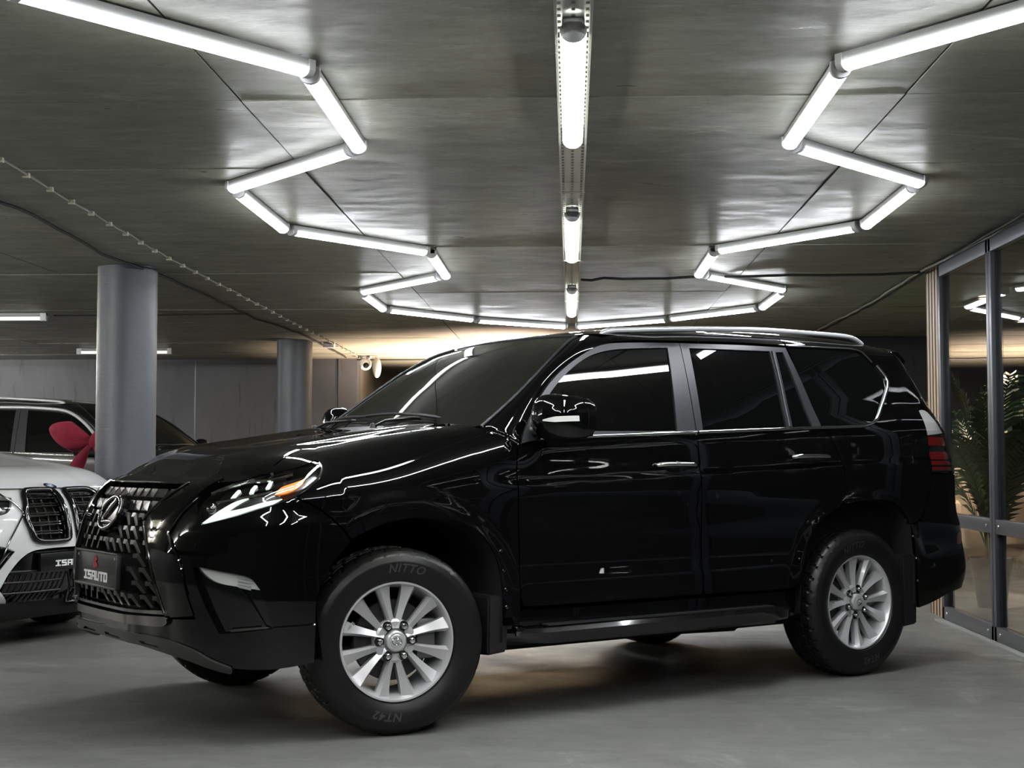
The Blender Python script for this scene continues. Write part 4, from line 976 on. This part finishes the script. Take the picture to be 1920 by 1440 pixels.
def letters(word, O, U, V, W, h, w, gap, mat, parent):
    x = -(len(word)*w+(len(word)-1)*gap)/2
    for ch in word:
        bm = bmesh.new()
        for k, (u0, v0, u1, v1) in enumerate(GL[ch]):
            d = .0025+.0002*k; q = [(x+u0*w, v0*h), (x+u1*w, v0*h), (x+u1*w, v1*h), (x+u0*w, v1*h)]
            lo = [bm.verts.new(O+U*a+V*(b-h/2)) for a, b in q]; hi = [bm.verts.new(O+U*a+V*(b-h/2)+W*d) for a, b in q]
            bm.faces.new(hi)
            for i in range(4): bm.faces.new((lo[i], lo[(i+1) % 4], hi[(i+1) % 4], hi[i]))
        bm_obj('letter', bm, mat, parent); x += w+gap
letters('ISAUTO', O_-V_*.030, U_, V_, W_3, .040, .042, .007, 'letter_white', pl)
for poly in ([(-.020,.004),(.006,.004),(.006,.016),(-.008,.016),(-.008,.050),(-.020,.044)], [(-.002,.020),(.022,.004),(.026,.018),(.006,.030),(.022,.040),(.006,.056),(-.002,.046)]):
    prism('plate_mark', poly, 0, .003, (O_-U_*.006, U_, V_, W_3), 'letter_red', pl)
# ---- headlights
def hl_set(nm):
    h = sheet_obj('headlight', girdle, HL, 'lamp_black', suv, res=.02, thick=.0, sign=-1, lift=-.050, sides=nm)
    def sub(name, out, mat, lift, thick=.01, lab=None): sheet_obj(name, girdle, out, mat, h, res=.02, thick=thick, sign=-1, lift=lift, sides=nm, label=lab)
    sub('lens', HL, 'lens_glass', .004, .02)
    sub('running_light', [(.934,.881,1),(.891,.915),(.849,.946),(.805,.974),(.755,.989,1),(.777,.974),(.828,.933,1),(.743,.949),(.681,.968),(.594,.984,1),(.625,.962),(.704,.942),(.784,.918),(.865,.896)], 'drl_white', -.014, .012, 'pale tick-shaped daytime running light')
    sub('side_marker', [(.637,1.001,1),(.625,1.030),(.600,1.044),(.517,1.069,1),(.531,1.034),(.578,1.008)], 'amber', -.014, .012, 'amber side marker')
    for t in ([(.844,.992,1),(.839,1.028,1),(.826,1.028,1),(.827,.994,1)], [(.768,1.012,1),(.783,1.049,1),(.768,1.049,1),(.752,1.016,1)], [(.705,1.034,1),(.727,1.067,1),(.713,1.069,1),(.690,1.037,1)]): sub('light_guide', t, 'drl_white', -.020, .010)
    for a, z in ((.870,1.000),(.800,1.022),(.735,1.046),(.672,1.060)):
        sub('led_module', [(a+.030,z+.024,1),(a-.030,z+.036,1),(a-.026,z-.012,1),(a+.034,z-.022,1)], 'gloss_black', -.030, .016)
    sub('trim_bar', [(.955,1.010,1),(.855,1.058),(.739,1.064),(.60,1.088,1),(.60,1.081,1),(.739,1.056),(.838,1.050),(.945,1.001,1)], 'chrome', -.010, .006)
    sub('ledge', [(.904,.976,1),(.751,1.003),(.66,1.022,1),(.655,1.013,1),(.745,.993),(.898,.967,1)], 'chrome', -.018, .006)
    sub('inner_panel', [(.915,.915,1),(.900,.965),(.745,.991),(.64,1.012,1),(.60,.99,1),(.70,.955),(.83,.94)], 'dark_paint', -.026, .02)
    sub('edge_rim', [(.412,1.124,1),(.404,1.096),(.452,1.041),(.540,.985,1),(.548,.991,1),(.462,1.046),(.416,1.098),(.424,1.116,1)], 'dark_chrome', .006, .006)
    s = 1 if nm == 'L' else -1; O, U, V, W = girdle_frame(.905, .945, -.02); O = Vector((O.x, O.y*s, O.z)); W = Vector((W.x, W.y*s, W.z))
    bm = bmesh.new(); bmesh.ops.create_uvsphere(bm, u_segments=18, v_segments=12, radius=.024); o = bm_obj('projector', bm, 'dark_chrome', h, True); o.location = O
hl_set('L'); hl_set('R')
# ---- sills, steps, mud flaps, liners, underbody
for s in (1, -1):
    V = []; Fc = []; secs = [(-.50,0),(-.56,1),(-1.2,1),(-1.9,1),(-2.26,1),(-2.33,0)]
    ps = [(.60,.480),(.885,.486),(.900,.470),(.906,.40),(.895,.345),(.86,.320),(.60,.318)]
    for x, f in secs: V += [(x, s*(y-.02*(1-f)), z) for y, z in ps]
    m = len(ps)
    for i in range(len(secs)-1):
        for k in range(m-1): q = (i*m+k, i*m+k+1, (i+1)*m+k+1, (i+1)*m+k); Fc.append(q if s > 0 else q[::-1])
    me = pymesh('rocker_panel', V, Fc, True); me.set_sharp_from_angle(angle=.6); link('rocker_panel', me, BP, suv)
    # step board, tapering at its ends
    V = []; Fc = []; st = [(-.47,.0,.0),(-.56,.45,.2),(-.62,.85,.7),(-.72,1,1),(-1.4,1,1),(-2.08,1,1),(-2.18,.85,.7),(-2.245,.4,.2),(-2.275,0,0)]
    for x, f, g in st:
        y1 = .885+.095*f; zt = .402+.010*(-x-.5)/1.7; zb = .330-.004*(-x-.5)/1.7+.02*(1-g)
        sec = [(.80, zt-.006), (.885, zt), (y1-.018, zt-.004), (y1, zt-.022), (y1-.004, zb+.014), (y1-.022, zb), (.80, zb-.004)]
        V += [(x, s*y, z) for y, z in sec]
    m = 7
    for i in range(len(st)-1):
        for k in range(m): q = (i*m+k, i*m+(k+1) % m, (i+1)*m+(k+1) % m, (i+1)*m+k); Fc.append(q if s > 0 else q[::-1])
    bm = bmesh.new(); bm.from_mesh(pymesh('step_board', V, Fc)); stp = bm_obj('step_board', bm, 'gloss_black', suv, True, .5)
    box('step_tread', -2.10, -.70, min(s*.892, s*.955), max(s*.892, s*.955), .404, .413, 'satin_black', stp, .003)
    box('step_joint', -.60, -.545, min(s*.90, s*.93), max(s*.90, s*.93), .365, .41, 'dark_chrome', stp, .01)
    # flaps
    def flap(x0, x1, zt, zb, dz, name):
        V = [(x0, s*.70, zt), (x0, s*.93, zt), (x0+.0, s*.925, zb+dz), (x0, s*.70, zb), (x1, s*.70, zt), (x1, s*.93, zt), (x1, s*.915, zb+dz+.008), (x1, s*.70, zb)]
        bm = bmesh.new(); bm.from_mesh(pymesh(name, V, [(0,1,2,3), (7,6,5,4), (0,4,5,1), (1,5,6,2), (2,6,7,3), (3,7,4,0)])); bmesh.ops.bevel(bm, geom=list(bm.edges), offset=.008, segments=2, affect='EDGES')
        return bm_obj(name, bm, 'satin_black', suv, True, .6)
    flap(-.400, -.508, .55, .285, .012, 'mud_flap'); flap(-3.10, -3.225, .62, .238, 0, 'mud_flap')
    # wheel-arch liners
    for xc, R_, A in ((0, .50, [(.40,.34)]+ARCH_F[1:]+[(-.47,.35)]), (-WB, .50, [(-2.29,.36)]+ARCH_R+[(-3.18,.70),(-3.19,.36)])):
        V = []; Fc = []
        oo = outline(A, .05, False)
        for i, (a, z) in enumerate(oo):
            p = girdle(np.array(a), np.array(max(z, .3))) if xc == 0 else house(np.array(a), np.array(max(z, .3)))
            V += [(p[0], s*(p[1]-.006), z), (p[0]+.02*np.sign(xc-p[0]), s*(p[1]-.05), z-.006), (p[0], s*.42, z+.02)]
            if i:
                b = 3*i
                for k in range(2): q = (b-3+k, b-2+k, b+1+k, b+k); Fc.append(q if s < 0 else q[::-1])
        me = pymesh('arch_liner', V, Fc, True); ln = link('arch_liner', me, 'matte_black', suv)
        box('liner_back', xc-.46, xc+.40, min(s*.40, s*.43), max(s*.40, s*.43), .34, .93, 'matte_black', ln)
    for x, z in ((-.470,.74),(-.476,.655),(-.482,.575),(-.486,.50),(-3.185,.72),(-3.20,.60),(-3.205,.48)):
        p = house(np.array(x), np.array(z)); o = lathe_obj('arch_clip', [(0,.006),(.006,.005),(.008,0)], 'dark_chrome', suv, 10); o.location = (x, s*(p[1]+.001), z); o.rotation_euler = (-s*PI/2, 0, 0)
bm = bmesh.new(); bbox(bm, -2.30, -.48, -.84, .84, .30, .50); bbox(bm, -.50, .44, -.42, .42, .30, .95); bbox(bm, -3.30, -2.26, -.42, .42, .32, .95); bbox(bm, -3.66, -3.24, -.74, .74, .42, .95); bbox(bm, .42, .76, -.62, .62, .36, .95)
bm_obj('underbody', bm, 'matte_black', suv)
bm = bmesh.new(); bbox(bm, -3.40, -.62, -.80, .80, .50, 1.20); bbox(bm, -.60, .46, -.58, .58, .90, 1.10); bbox(bm, -3.30, -1.45, -.52, .52, 1.20, 1.68)
bm_obj('cabin_core', bm, 'matte_black', suv)
for y in (.55, -.55): tube('exhaust_hanger', [(-1.5,y,.31),(-2.2,y,.29)], .05, 'satin_black', suv, 10)
tube('axle', [(-WB,-.62,.385),(-WB,.62,.385)], .06, 'satin_black', suv, 12); tube('axle', [(0,-.62,.33),(0,.62,.33)], .045, 'satin_black', suv, 10)
# ---- mirrors
def mirror(s):
    ns, nv = 26, 20; V = []; Fc = []
    C_ = np.array([-.725, 1.032, 1.318])
    for i in range(ns+1):
        th = PI*i/ns                                           # along the width (y)
        for j in range(nv):
            ph = 2*PI*j/nv
            e = lambda v, p: math.copysign(abs(v)**p, v)
            yy = -e(math.cos(th), .62)*.110; r = e(math.sin(th), .62)
            xx = e(math.cos(ph), .70)*r; zz = e(math.sin(ph), .70)*r
            xx = xx*(.108 if xx > 0 else .060); zz = zz*(.104*(1-.12*(yy/.118)) if zz > 0 else .100)
            xx -= .055*(yy/.118)+.035*(yy/.118)**2
            V.append(C_+np.array([xx, yy, zz]))
    for i in range(ns):
        for j in range(nv): Fc.append((i*nv+j, i*nv+(j+1) % nv, (i+1)*nv+(j+1) % nv, (i+1)*nv+j))
    V = np.array(V)*np.array([1,s,1]); me = pymesh('wing_mirror', V, Fc, True); bm = bmesh.new(); bm.from_mesh(me); bmesh.ops.remove_doubles(bm, verts=bm.verts, dist=1e-4)
    mir = bm_obj('wing_mirror', bm, BP, suv, True)
    # indicator strip over the outer front face
    V = []; Fc = []; n = 16
    for i in range(n+1):
        u = i/n; yy = .0+.104*u
        th = math.acos(max(-1, min(1, -math.copysign(abs(yy/.110)**(1/.62), yy)))) if abs(yy) < .110 else PI
        r = abs(math.sin(th))**.62; xx = .108*r-.055*(yy/.118)-.035*(yy/.118)**2+.003
        hw = .003+.009*min(1, u*2.2)
        zc = .0+.008*u
        V += [C_+np.array([xx*1.0, yy, zc-.012-hw]), C_+np.array([xx*1.0+.002, yy, zc-.012+hw])]
        if i: b = 2*i; Fc.append((b-2, b, b+1, b-1))
    V = np.array(V)*np.array([1,s,1]); link('turn_signal', pymesh('turn_signal', V, Fc, True), 'lamp_clear', mir)['label'] = 'clear turn signal strip'
    g = prism('mirror_glass', [(-.095,-.08),(.09,-.08),(.10,.06),(.06,.085),(-.06,.085),(-.10,.05)], 0, .004, (Vector(C_*np.array([1,s,1]))+Vector((-.075,0,0)), Vector((-.25,s*1,0)).normalized(), Vector((0,0,1)), Vector((-1,-s*.25,0)).normalized()), 'reflector', mir)
    base = sheet_obj('mirror_base', house, [(-.602,1.203,1),(-.655,1.285),(-.715,1.358,1),(-.752,1.30),(-.80,1.262,1),(-.79,1.235,1),(-.64,1.212)], 'trim_black', suv, res=.03, thick=.02, sign=-1, lift=.012, sides='L' if s > 0 else 'R')
    P = [(-.672,.892,1.262),(-.690,.925,1.268),(-.715,.965,1.272)]
    tube('mirror_arm', [(x, s*y, z) for x, y, z in P], [.050,.046,.044], 'satin_black', mir, 12, flat=.62)
mirror(1); mirror(-1)
# ---- wheels
def font_mesh(word, size, shear=.25):
    cu = bpy.data.curves.new('t', 'FONT'); cu.body = word; cu.size = size; cu.shear = shear; cu.align_x = 'CENTER'; cu.offset = .0012; cu.resolution_u = 3; cu.space_character = 1.15
    o = bpy.data.objects.new('t', cu); COL.objects.link(o); dg = bpy.context.evaluated_depsgraph_get(); me = bpy.data.meshes.new_from_object(o.evaluated_get(dg)); bpy.data.objects.remove(o, do_unlink=True)
    return me
TP = [(.240,.094),(.2485,.104),(.254,.113),(.285,.128),(.318,.1325),(.330,.1325),(.333,.1315),(.345,.128),(.352,.124),(.3535,.1235),(.362,.116),(.372,.106),(.380,.096),(.384,.084),(.3846,.060)]
def side_h(r): return float(np.interp(r, [p[0] for p in TP[:12]], [p[1] for p in TP[:12]]))
def tyre_mesh():
    half = TP; prof_ = half+[(.3848,.052),(.377,.049),(.377,.043),(.3848,.040),(.3852,.020),(.377,.017),(.377,.011),(.3852,.008)]
    prof_ = prof_+[(r, -h) for r, h in reversed(prof_)]
    n = 288; V, Fc = lathe(prof_, n, 'y'); V = np.array(V); K = len(prof_)
    for i in range(n):
        for k, (r, h) in enumerate(prof_):
            if r >= .372 and r < .3853 and abs(h) > .0:
                sh = int(round(abs(h)*70)); ph = (i+sh) % 8
                if ph == 0 and r > .3722: V[i*K+k] *= np.array([1-.011/r, 1, 1-.011/r])
            elif r in (.362,) and i % 8 == 0: V[i*K+k] *= np.array([1-.003/r, 1, 1-.003/r])
    me = pymesh('tyre', V, Fc, True); me.set_sharp_from_angle(angle=.45); return me
def spoke_mesh(sgn):
    """one of a V pair; wheel frame: axis +y outwards, radial in x-z, base direction +x rotated later"""
    V = []; Fc = []; st = np.linspace(0, 1, 11)
    for t in st:
        r = .052+.186*t; off = sgn*(.0085+.056*t**1.05)                # sideways offset from the V axis
        w = .013+.0085*t+.017*t**3; h = .080+.018*t**1.5-.012*math.sin(PI*t)*.6
        oo, ii = off+sgn*w, off-sgn*w
        rid = off+sgn*w*.15
        V += [(r, h-.045+.01*t, oo), (r, h-.015, oo*.995), (r, h+.004, rid+sgn*w*.30), (r, h-.006-.010*t, ii*1.0), (r, h-.050+.01*t, ii)]
    m = 5
    for i in range(len(st)-1):
        for k in range(m): q = (i*m+k, i*m+(k+1) % m, (i+1)*m+(k+1) % m, (i+1)*m+k); Fc.append(q)
    Fc.append(tuple(range(m))); Fc.append(tuple(reversed(range((len(st)-1)*m, len(st)*m))))
    bm = bmesh.new(); bm.from_mesh(pymesh('spoke', V, Fc)); bmesh.ops.recalc_face_normals(bm, faces=bm.faces); me = bpy.data.meshes.new('spoke'); bm.to_mesh(me); bm.free()
    me.polygons.foreach_set('use_smooth', [True]*len(me.polygons)); me.set_sharp_from_angle(angle=.35); me.materials.append(MATS['silver_alloy']); return me
TYRE = tyre_mesh(); SPK = {1: spoke_mesh(1), -1: spoke_mesh(-1)}
def text_on_tyre(word, ang, size, rad, flip):
    me = font_mesh(word, size); co = np.array([v.co[:] for v in me.vertices]); Fc = [tuple(p.vertices) for p in me.polygons]
    hh = co[:,1].max(); r = rad+(co[:,1]-hh/2); th = ang-co[:,0]/rad            # reads clockwise seen from outside
    Y = np.array([side_h(q)+.0012 for q in r]); P = np.stack([-r*np.cos(th), Y, r*np.sin(th)], 1)
    m2 = pymesh('sidewall_letters', P, Fc); bpy.data.meshes.remove(me); return m2
def make_wheel():
    w = lathe_obj('wheel', [(.2452,.096),(.2475,.104),(.2455,.1095),(.2385,.1085),(.2350,.1020),(.2290,.086),(.2200,.050),(.2140,.0),(.2130,-.085),(.2300,-.098),(.2440,-.104),(.2440,-.098),(.2230,-.085)], 'silver_alloy', suv, 96, 'y')
    link('tyre', TYRE, 'tyre_rubber', w)
    lathe_obj('hub', [(.0,.066),(.050,.066),(.058,.076),(.080,.080),(.090,.074),(.094,.056),(.090,.030),(.0,.030)], 'silver_alloy', w, 60, 'y', angle=.4)
    for k in range(6):
        for s in (1, -1):
            o = bpy.data.objects.new('spoke', SPK[s]); COL.objects.link(o); o.parent = w; o.rotation_euler = (0, -math.radians(30+60*k), 0)
        a = math.radians(60*k); px, pz = .0699*math.cos(a), .0699*math.sin(a)
        o = lathe_obj('lug_pocket', [(0,.0805),(.0185,.0805),(.0205,.0835),(.0215,.079)], 'lamp_black', w, 20, 'y'); o.location = (px, 0, pz)
        o = lathe_obj('lug_nut', [(0,.099),(.008,.0985),(.0115,.095),(.0125,.079)], 'chrome', w, 6 if False else 16, 'y'); o.location = (px, .001, pz)
    cap = lathe_obj('hub_cap', [(0,.100),(.026,.1005),(.029,.0985),(.036,.0985),(.042,.095),(.045,.086),(.045,.062)], 'silver_alloy', w, 44, 'y', angle=.5)
    tube('cap_ring', [(.020*math.cos(t), .1015, .015*math.sin(t)) for t in np.linspace(0, 2*PI, 29)[:-1]], .0022, 'chrome', cap, 6, closed=True)
    tube('cap_stroke', [(-.008,.1015,.013),(.003,.1015,.001),(.008,.1015,-.007),(-.012,.1015,-.008)], .0024, 'chrome', cap, 6)
    lathe_obj('brake_disc', [(.075,.020),(.080,.030),(.165,.030),(.168,.026),(.168,.006),(.08,.006),(.075,.012)], 'disc_iron', w, 64, 'y')
    o = box('caliper', -.19, -.105, -.02, .045, -.085, .085, 'caliper', w, .012)
    tube('valve', [(.205*math.cos(.42), .088, .205*math.sin(.42)), (.205*math.cos(.42), .108, .205*math.sin(.42)-.004)], .005, 'steel', w, 8)
    for word, ang, rad in (('NITTO', 1.47, .306), ('NT42', -1.72, .306)):
        t = link('sidewall_letters', text_on_tyre(word, ang, .048, rad, False), 'tyre_letter', w)
    return w
w0 = make_wheel(); w0.location = (0, .7925, .385); w0.rotation_euler = (0, 0, -.216)
yk = .7925
# the near front wheel turns about its kingpin
w0.location = (0+.045*math.sin(.216), .75+(.7925-.75)*math.cos(.216), .385)
for x, y, rz, roll in ((-WB, .7925, 0, .35), (0, -.7925, PI-.216, .8), (-WB, -.7925, PI, 1.3)):
    w = copy_tree(w0, suv); w.location = (x, y, .385); w.rotation_euler = Euler((0, roll, rz)) if False else (0, 0, rz)
    if roll:
        w.rotation_mode = 'QUATERNION'; w.rotation_quaternion = Matrix.Rotation(rz, 3, 'Z').to_quaternion() @ Matrix.Rotation(roll, 3, 'Y').to_quaternion()
# ---------------------------------------------------------------- the white SUV and the dark SUV behind it
PAINTED = {'hood','fender','front_door','rear_door','quarter_panel','roof','cant_rail','a_pillar','tailgate','rear_bumper','spoiler','wing_mirror'}
SKIP_W = {'front_bumper','grille_surround','grille','grille_bar','emblem','number_plate','headlight','fog_lamp','bumper_pocket','pocket_fin','pocket_ledge','skid_plate','intake_mesh','bumper_crease','bumper_underside','wiper','exhaust_hanger','arch_clip','roof_rail','step_board'}
_cache = {}
def stem_(o): return o.name.split('.')[0]
def clone(root, skip, paint):
    for ch in list(suv.children):
        n = stem_(ch)
        if n in skip: continue
        c = copy_tree(ch, root)
        if n in PAINTED and paint:
            k = (ch.data.name, paint)
            if k not in _cache:
                me = ch.data.copy(); me.materials[0] = MATS[paint]; _cache[k] = me
            c.data = _cache[k]
wht = empty('white_suv', (-3.99, 9.19, 0), math.radians(-25)); tag(wht, 'white SUV with twin black kidney grilles nosing in at the left', 'car')
wht.scale = (1, 1, .92); clone(wht, SKIP_W, 'white_paint')
WP = 'white_paint'
# front face: panel with openings
zs = lambda q: [(p[0], p[1]/.92, *p[2:]) for p in q]
KD = zs([(1.560,.925),(1.545,.940),(1.345,.942),(1.300,.918),(1.272,.850),(1.258,.790),(1.278,.700),(1.298,.655),(1.35,.638),(1.535,.638),(1.562,.655),(1.566,.78)])
INT = zs([(1.270,.560,1),(1.36,.572),(A_FRONT,.575,1),(A_FRONT,.245,1),(1.35,.250),(1.22,.262),(1.13,.36,1),(1.19,.47)])
CUR = zs([(1.165,.585,1),(1.08,.612),(.78,.640),(.62,.650,1),(.60,.42),(.64,.345,1),(.86,.352),(1.04,.44)])
HLW = zs([(1.215,.905,1),(1.200,.880),(1.150,.815),(1.04,.800),(.70,.825),(.50,.885),(.440,.945,1),(.60,.940),(.90,.925)])
fpw = [(.440,.30,1)]+ARCH_F[:4]+[(.279,.806,1),(.322,.860),(.417,.934),(.537,.987),(.452,1.043),(.408,1.096),(.420,1.128,1),(.50,1.118),(.60,1.098),(.74,1.072),(.88,1.066),(.964,1.064),(1.15,1.066),(1.4,1.068),(A_FRONT,1.068,1),(A_FRONT,.648,1),(1.38,.645),(1.26,.622),(1.16,.51),(1.10,.39,1),(1.18,.275),(1.0,.262),(.70,.262)]
sheet_obj('front_panel', girdle, fpw, WP, wht, holes=[KD, CUR, HLW], res=.03, thick=.03, sign=-1, sides='B', res_edge=.025)
kb = sheet_obj('kidney_grille', girdle, KD, 'matte_black', wht, res=.04, thick=0, sign=-1, lift=-.05, sides='L'); kb2 = sheet_obj('kidney_grille', girdle, KD, 'matte_black', wht, res=.04, thick=0, sign=-1, lift=-.05, sides='R')
ring_o = outline(KD, .03); Nn = surf_normal(girdle, ring_o, -1); P = girdle(ring_o[:,0], ring_o[:,1])+Nn*.008
for s, k_ in ((1, kb), (-1, kb2)):
    tube('surround', P*np.array([1,s,1]), .020, 'gloss_black', k_, 8, closed=True)
    for z in (.75,.81,.87,.93,.98):
        g = ring_o[np.abs(ring_o[:,1]-z) < .03][:,0]; a0, a1 = g.min()+.012, 1.555
        for dz in (-.008, .008):
            Q = [girdle(np.array(a), np.array(z+dz))*np.array([1,s,1])-np.array([.012,0,0]) for a in np.linspace(a0, a1, 9)]
            tube('slat', Q, .0065, 'dark_chrome', k_, 6)
    for a in np.linspace(1.25, 1.53, 5): tube('upright', [girdle(np.array(a), np.array(z))*np.array([1,s,1])-np.array([.04,0,0]) for z in (.71,.85,1.0)], .006, 'satin_black', k_, 5)
ib = sheet_obj('lower_intake', girdle, INT, 'gloss_black', wht, res=.04, thick=.02, sign=-1, lift=-.035, sides='B')
for z in (.36,.43,.50):
    for s in (1, -1): tube('intake_bar', [girdle(np.array(a), np.array(z))*np.array([1,s,1])-np.array([.03,0,0]) for a in np.linspace(1.10, 1.56, 8)], .007, 'satin_black', ib, 5)
for k in range(12):
    a = 1.12+.038*k
    for s in (1, -1): tube('intake_bar', [girdle(np.array(a+.02*j), np.array(.30+.06*j))*np.array([1,s,1])-np.array([.032,0,0]) for j in range(4)], .005, 'satin_black', ib, 5)
rim_ = outline(INT, .04); P = girdle(rim_[:,0], rim_[:,1]); keep = rim_[:,0] < A_FRONT-.01
tube('intake_lip', P[keep][rim_[keep][:,1].argsort()*0+np.arange(keep.sum())], .008, 'gloss_black', ib, 6)
for nm in 'LR':
    cw = sheet_obj('air_curtain', girdle, CUR, 'gloss_black', wht, res=.04, thick=.02, sign=-1, lift=-.03, sides=nm)
    rc = outline(CUR, .03); P = girdle(rc[:,0], rc[:,1])*np.array([1, 1 if nm == 'L' else -1, 1]); tube('curtain_rim', P, .010, 'gloss_black', cw, 6, closed=True)
    hw = sheet_obj('headlight', girdle, HLW, 'lamp_black', wht, res=.03, thick=0, sign=-1, lift=-.04, sides=nm)
    sheet_obj('lens', girdle, HLW, 'lens_glass', hw, res=.03, thick=.02, sign=-1, lift=.002, sides=nm)
    for a in (1.10,1.00,.86): sheet_obj('running_light', girdle, [(a+.03,.915,1),(a-.01,.985,1),(a-.03,.985,1),(a+.005,.910,1)], 'drl_white', hw, res=.03, thick=.008, sign=-1, lift=-.018, sides=nm)
O_, U_, V_, W_3 = girdle_frame(A_FRONT-.005, 1.052, .002)
eb = prism('hood_badge', [(.042*math.cos(t), .042*math.sin(t)) for t in np.linspace(0, 2*PI, 30)[:-1]], -.004, .004, (O_, U_, V_, W_3), 'dark_chrome', wht)
for k in range(4):
    q = [(0,0)]+[(.027*math.cos(t), .027*math.sin(t)) for t in np.linspace(k*PI/2, (k+1)*PI/2, 7)]
    prism('badge_quarter', q, .004, .006, (O_, U_, V_, W_3), 'blue_enamel' if k % 2 else 'letter_white', eb)
O_, U_, V_, W_3 = Vector((.978,0,.555)), Vector((0,1,0)), Vector((0,0,1)), Vector((1,0,0))
pw = prism('number_plate', [(-.26,-.058),(.26,-.058),(.26,.058),(-.26,.058)], -.03, 0, (O_, U_, V_, W_3), 'plate_black', wht, .003)
letters('ISAUTO', O_-V_*.012, U_, V_, W_3, .040, .042, .007, 'letter_white', pw)
box('undertray', -.45, .86, -.62, .62, .18, .30, 'matte_black', wht, .01)
for o in list(wht.children):
    if stem_(o) in ('wing_mirror', 'mirror_base'): o.location.x -= .34 if stem_(o) == 'wing_mirror' else .0
# dark SUV
drk = empty('dark_suv', (-3.34, 13.16, 0), math.radians(-15)); drk.scale = (.95, .95, .945); tag(drk, 'black SUV with silver window trim parked behind the column with the bow', 'car')
clone(drk, {'number_plate','fog_lamp','exhaust_hanger','arch_clip','intake_mesh'}, 'dark_paint')
for s in (1, -1):
    pts = outline([(-.66,1.245),(-.745,1.36),(-.84,1.462),(-.966,1.560),(-1.110,1.640),(-1.25,1.678),(-1.62,1.704),(-2.2,1.716),(-2.75,1.738),(-3.02,1.736)], .05, False)
    Nn = surf_normal(house, pts, -1); P = house(pts[:,0], pts[:,1])+Nn*.010; tube('window_trim', P*np.array([1,s,1]), .016, 'satin_rail', drk, 8)
# red bow on its wing mirror
bow = empty('velvet_bow', (-4.03, 11.97, 1.285), math.radians(-12)); tag(bow, 'big crimson velvet bow on the wing mirror of the black SUV', 'bow')
def lobe(name, sgn, L, H, droop, seed):
    R = random.Random(seed); V = []; Fc = []; nu, nv = 26, 24; ph = [R.uniform(0, 6.28) for _ in range(5)]
    for i in range(nu+1):
        t = i/nu; r = math.sin(PI*min(1, t*.93+.05))**.55*(.35+.65*min(1, t*1.9))
        for j in range(nv):
            a = 2*PI*j/nv; f = 1+.10*math.sin(3*a+ph[0]+4*t)*(1-t*.5)+.06*math.sin(6*a+ph[1]-3*t)
            V.append((sgn*(.02+L*t), .10*r*f*math.cos(a), H*r*f*math.sin(a)+droop*t*t+.03*t))
    for i in range(nu):
        for j in range(nv): Fc.append((i*nv+j, i*nv+(j+1) % nv, (i+1)*nv+(j+1) % nv, (i+1)*nv+j))
    Fc.append(tuple(range(nv))); Fc.append(tuple(nu*nv+j for j in reversed(range(nv))))
    bm = bmesh.new(); bm.from_mesh(pymesh(name, V, Fc)); return bm_obj(name, bm, 'red_velvet', bow, True)
lobe('loop', -1, .44, .125, .08, 1); lobe('loop', 1, .42, .12, .07, 2)
bm = bmesh.new(); bmesh.ops.create_uvsphere(bm, u_segments=20, v_segments=14, radius=1); bmesh.ops.scale(bm, vec=(.06,.11,.09), verts=bm.verts); bm_obj('knot', bm, 'red_velvet', bow, True)
for sgn in (-1, 1):
    V = []; Fc = []
    for i in range(12):
        t = i/11; x = sgn*(.03+.16*t); z = -.03-.22*t; w = .03+.05*t
        V += [(x-w, -.085-.02*math.sin(4*t), z), (x+w, -.080-.02*math.sin(4*t+1), z+.01), (x+w, -.070-.02*math.sin(4*t+1), z+.01), (x-w, -.075-.02*math.sin(4*t), z)]
        if i:
            b = 4*i
            for k in range(4): Fc.append((b-4+k, b-4+(k+1) % 4, b+(k+1) % 4, b+k))
    bm = bmesh.new(); bm.from_mesh(pymesh('tail', V, Fc)); bm_obj('tail', bm, 'red_velvet', bow, True)
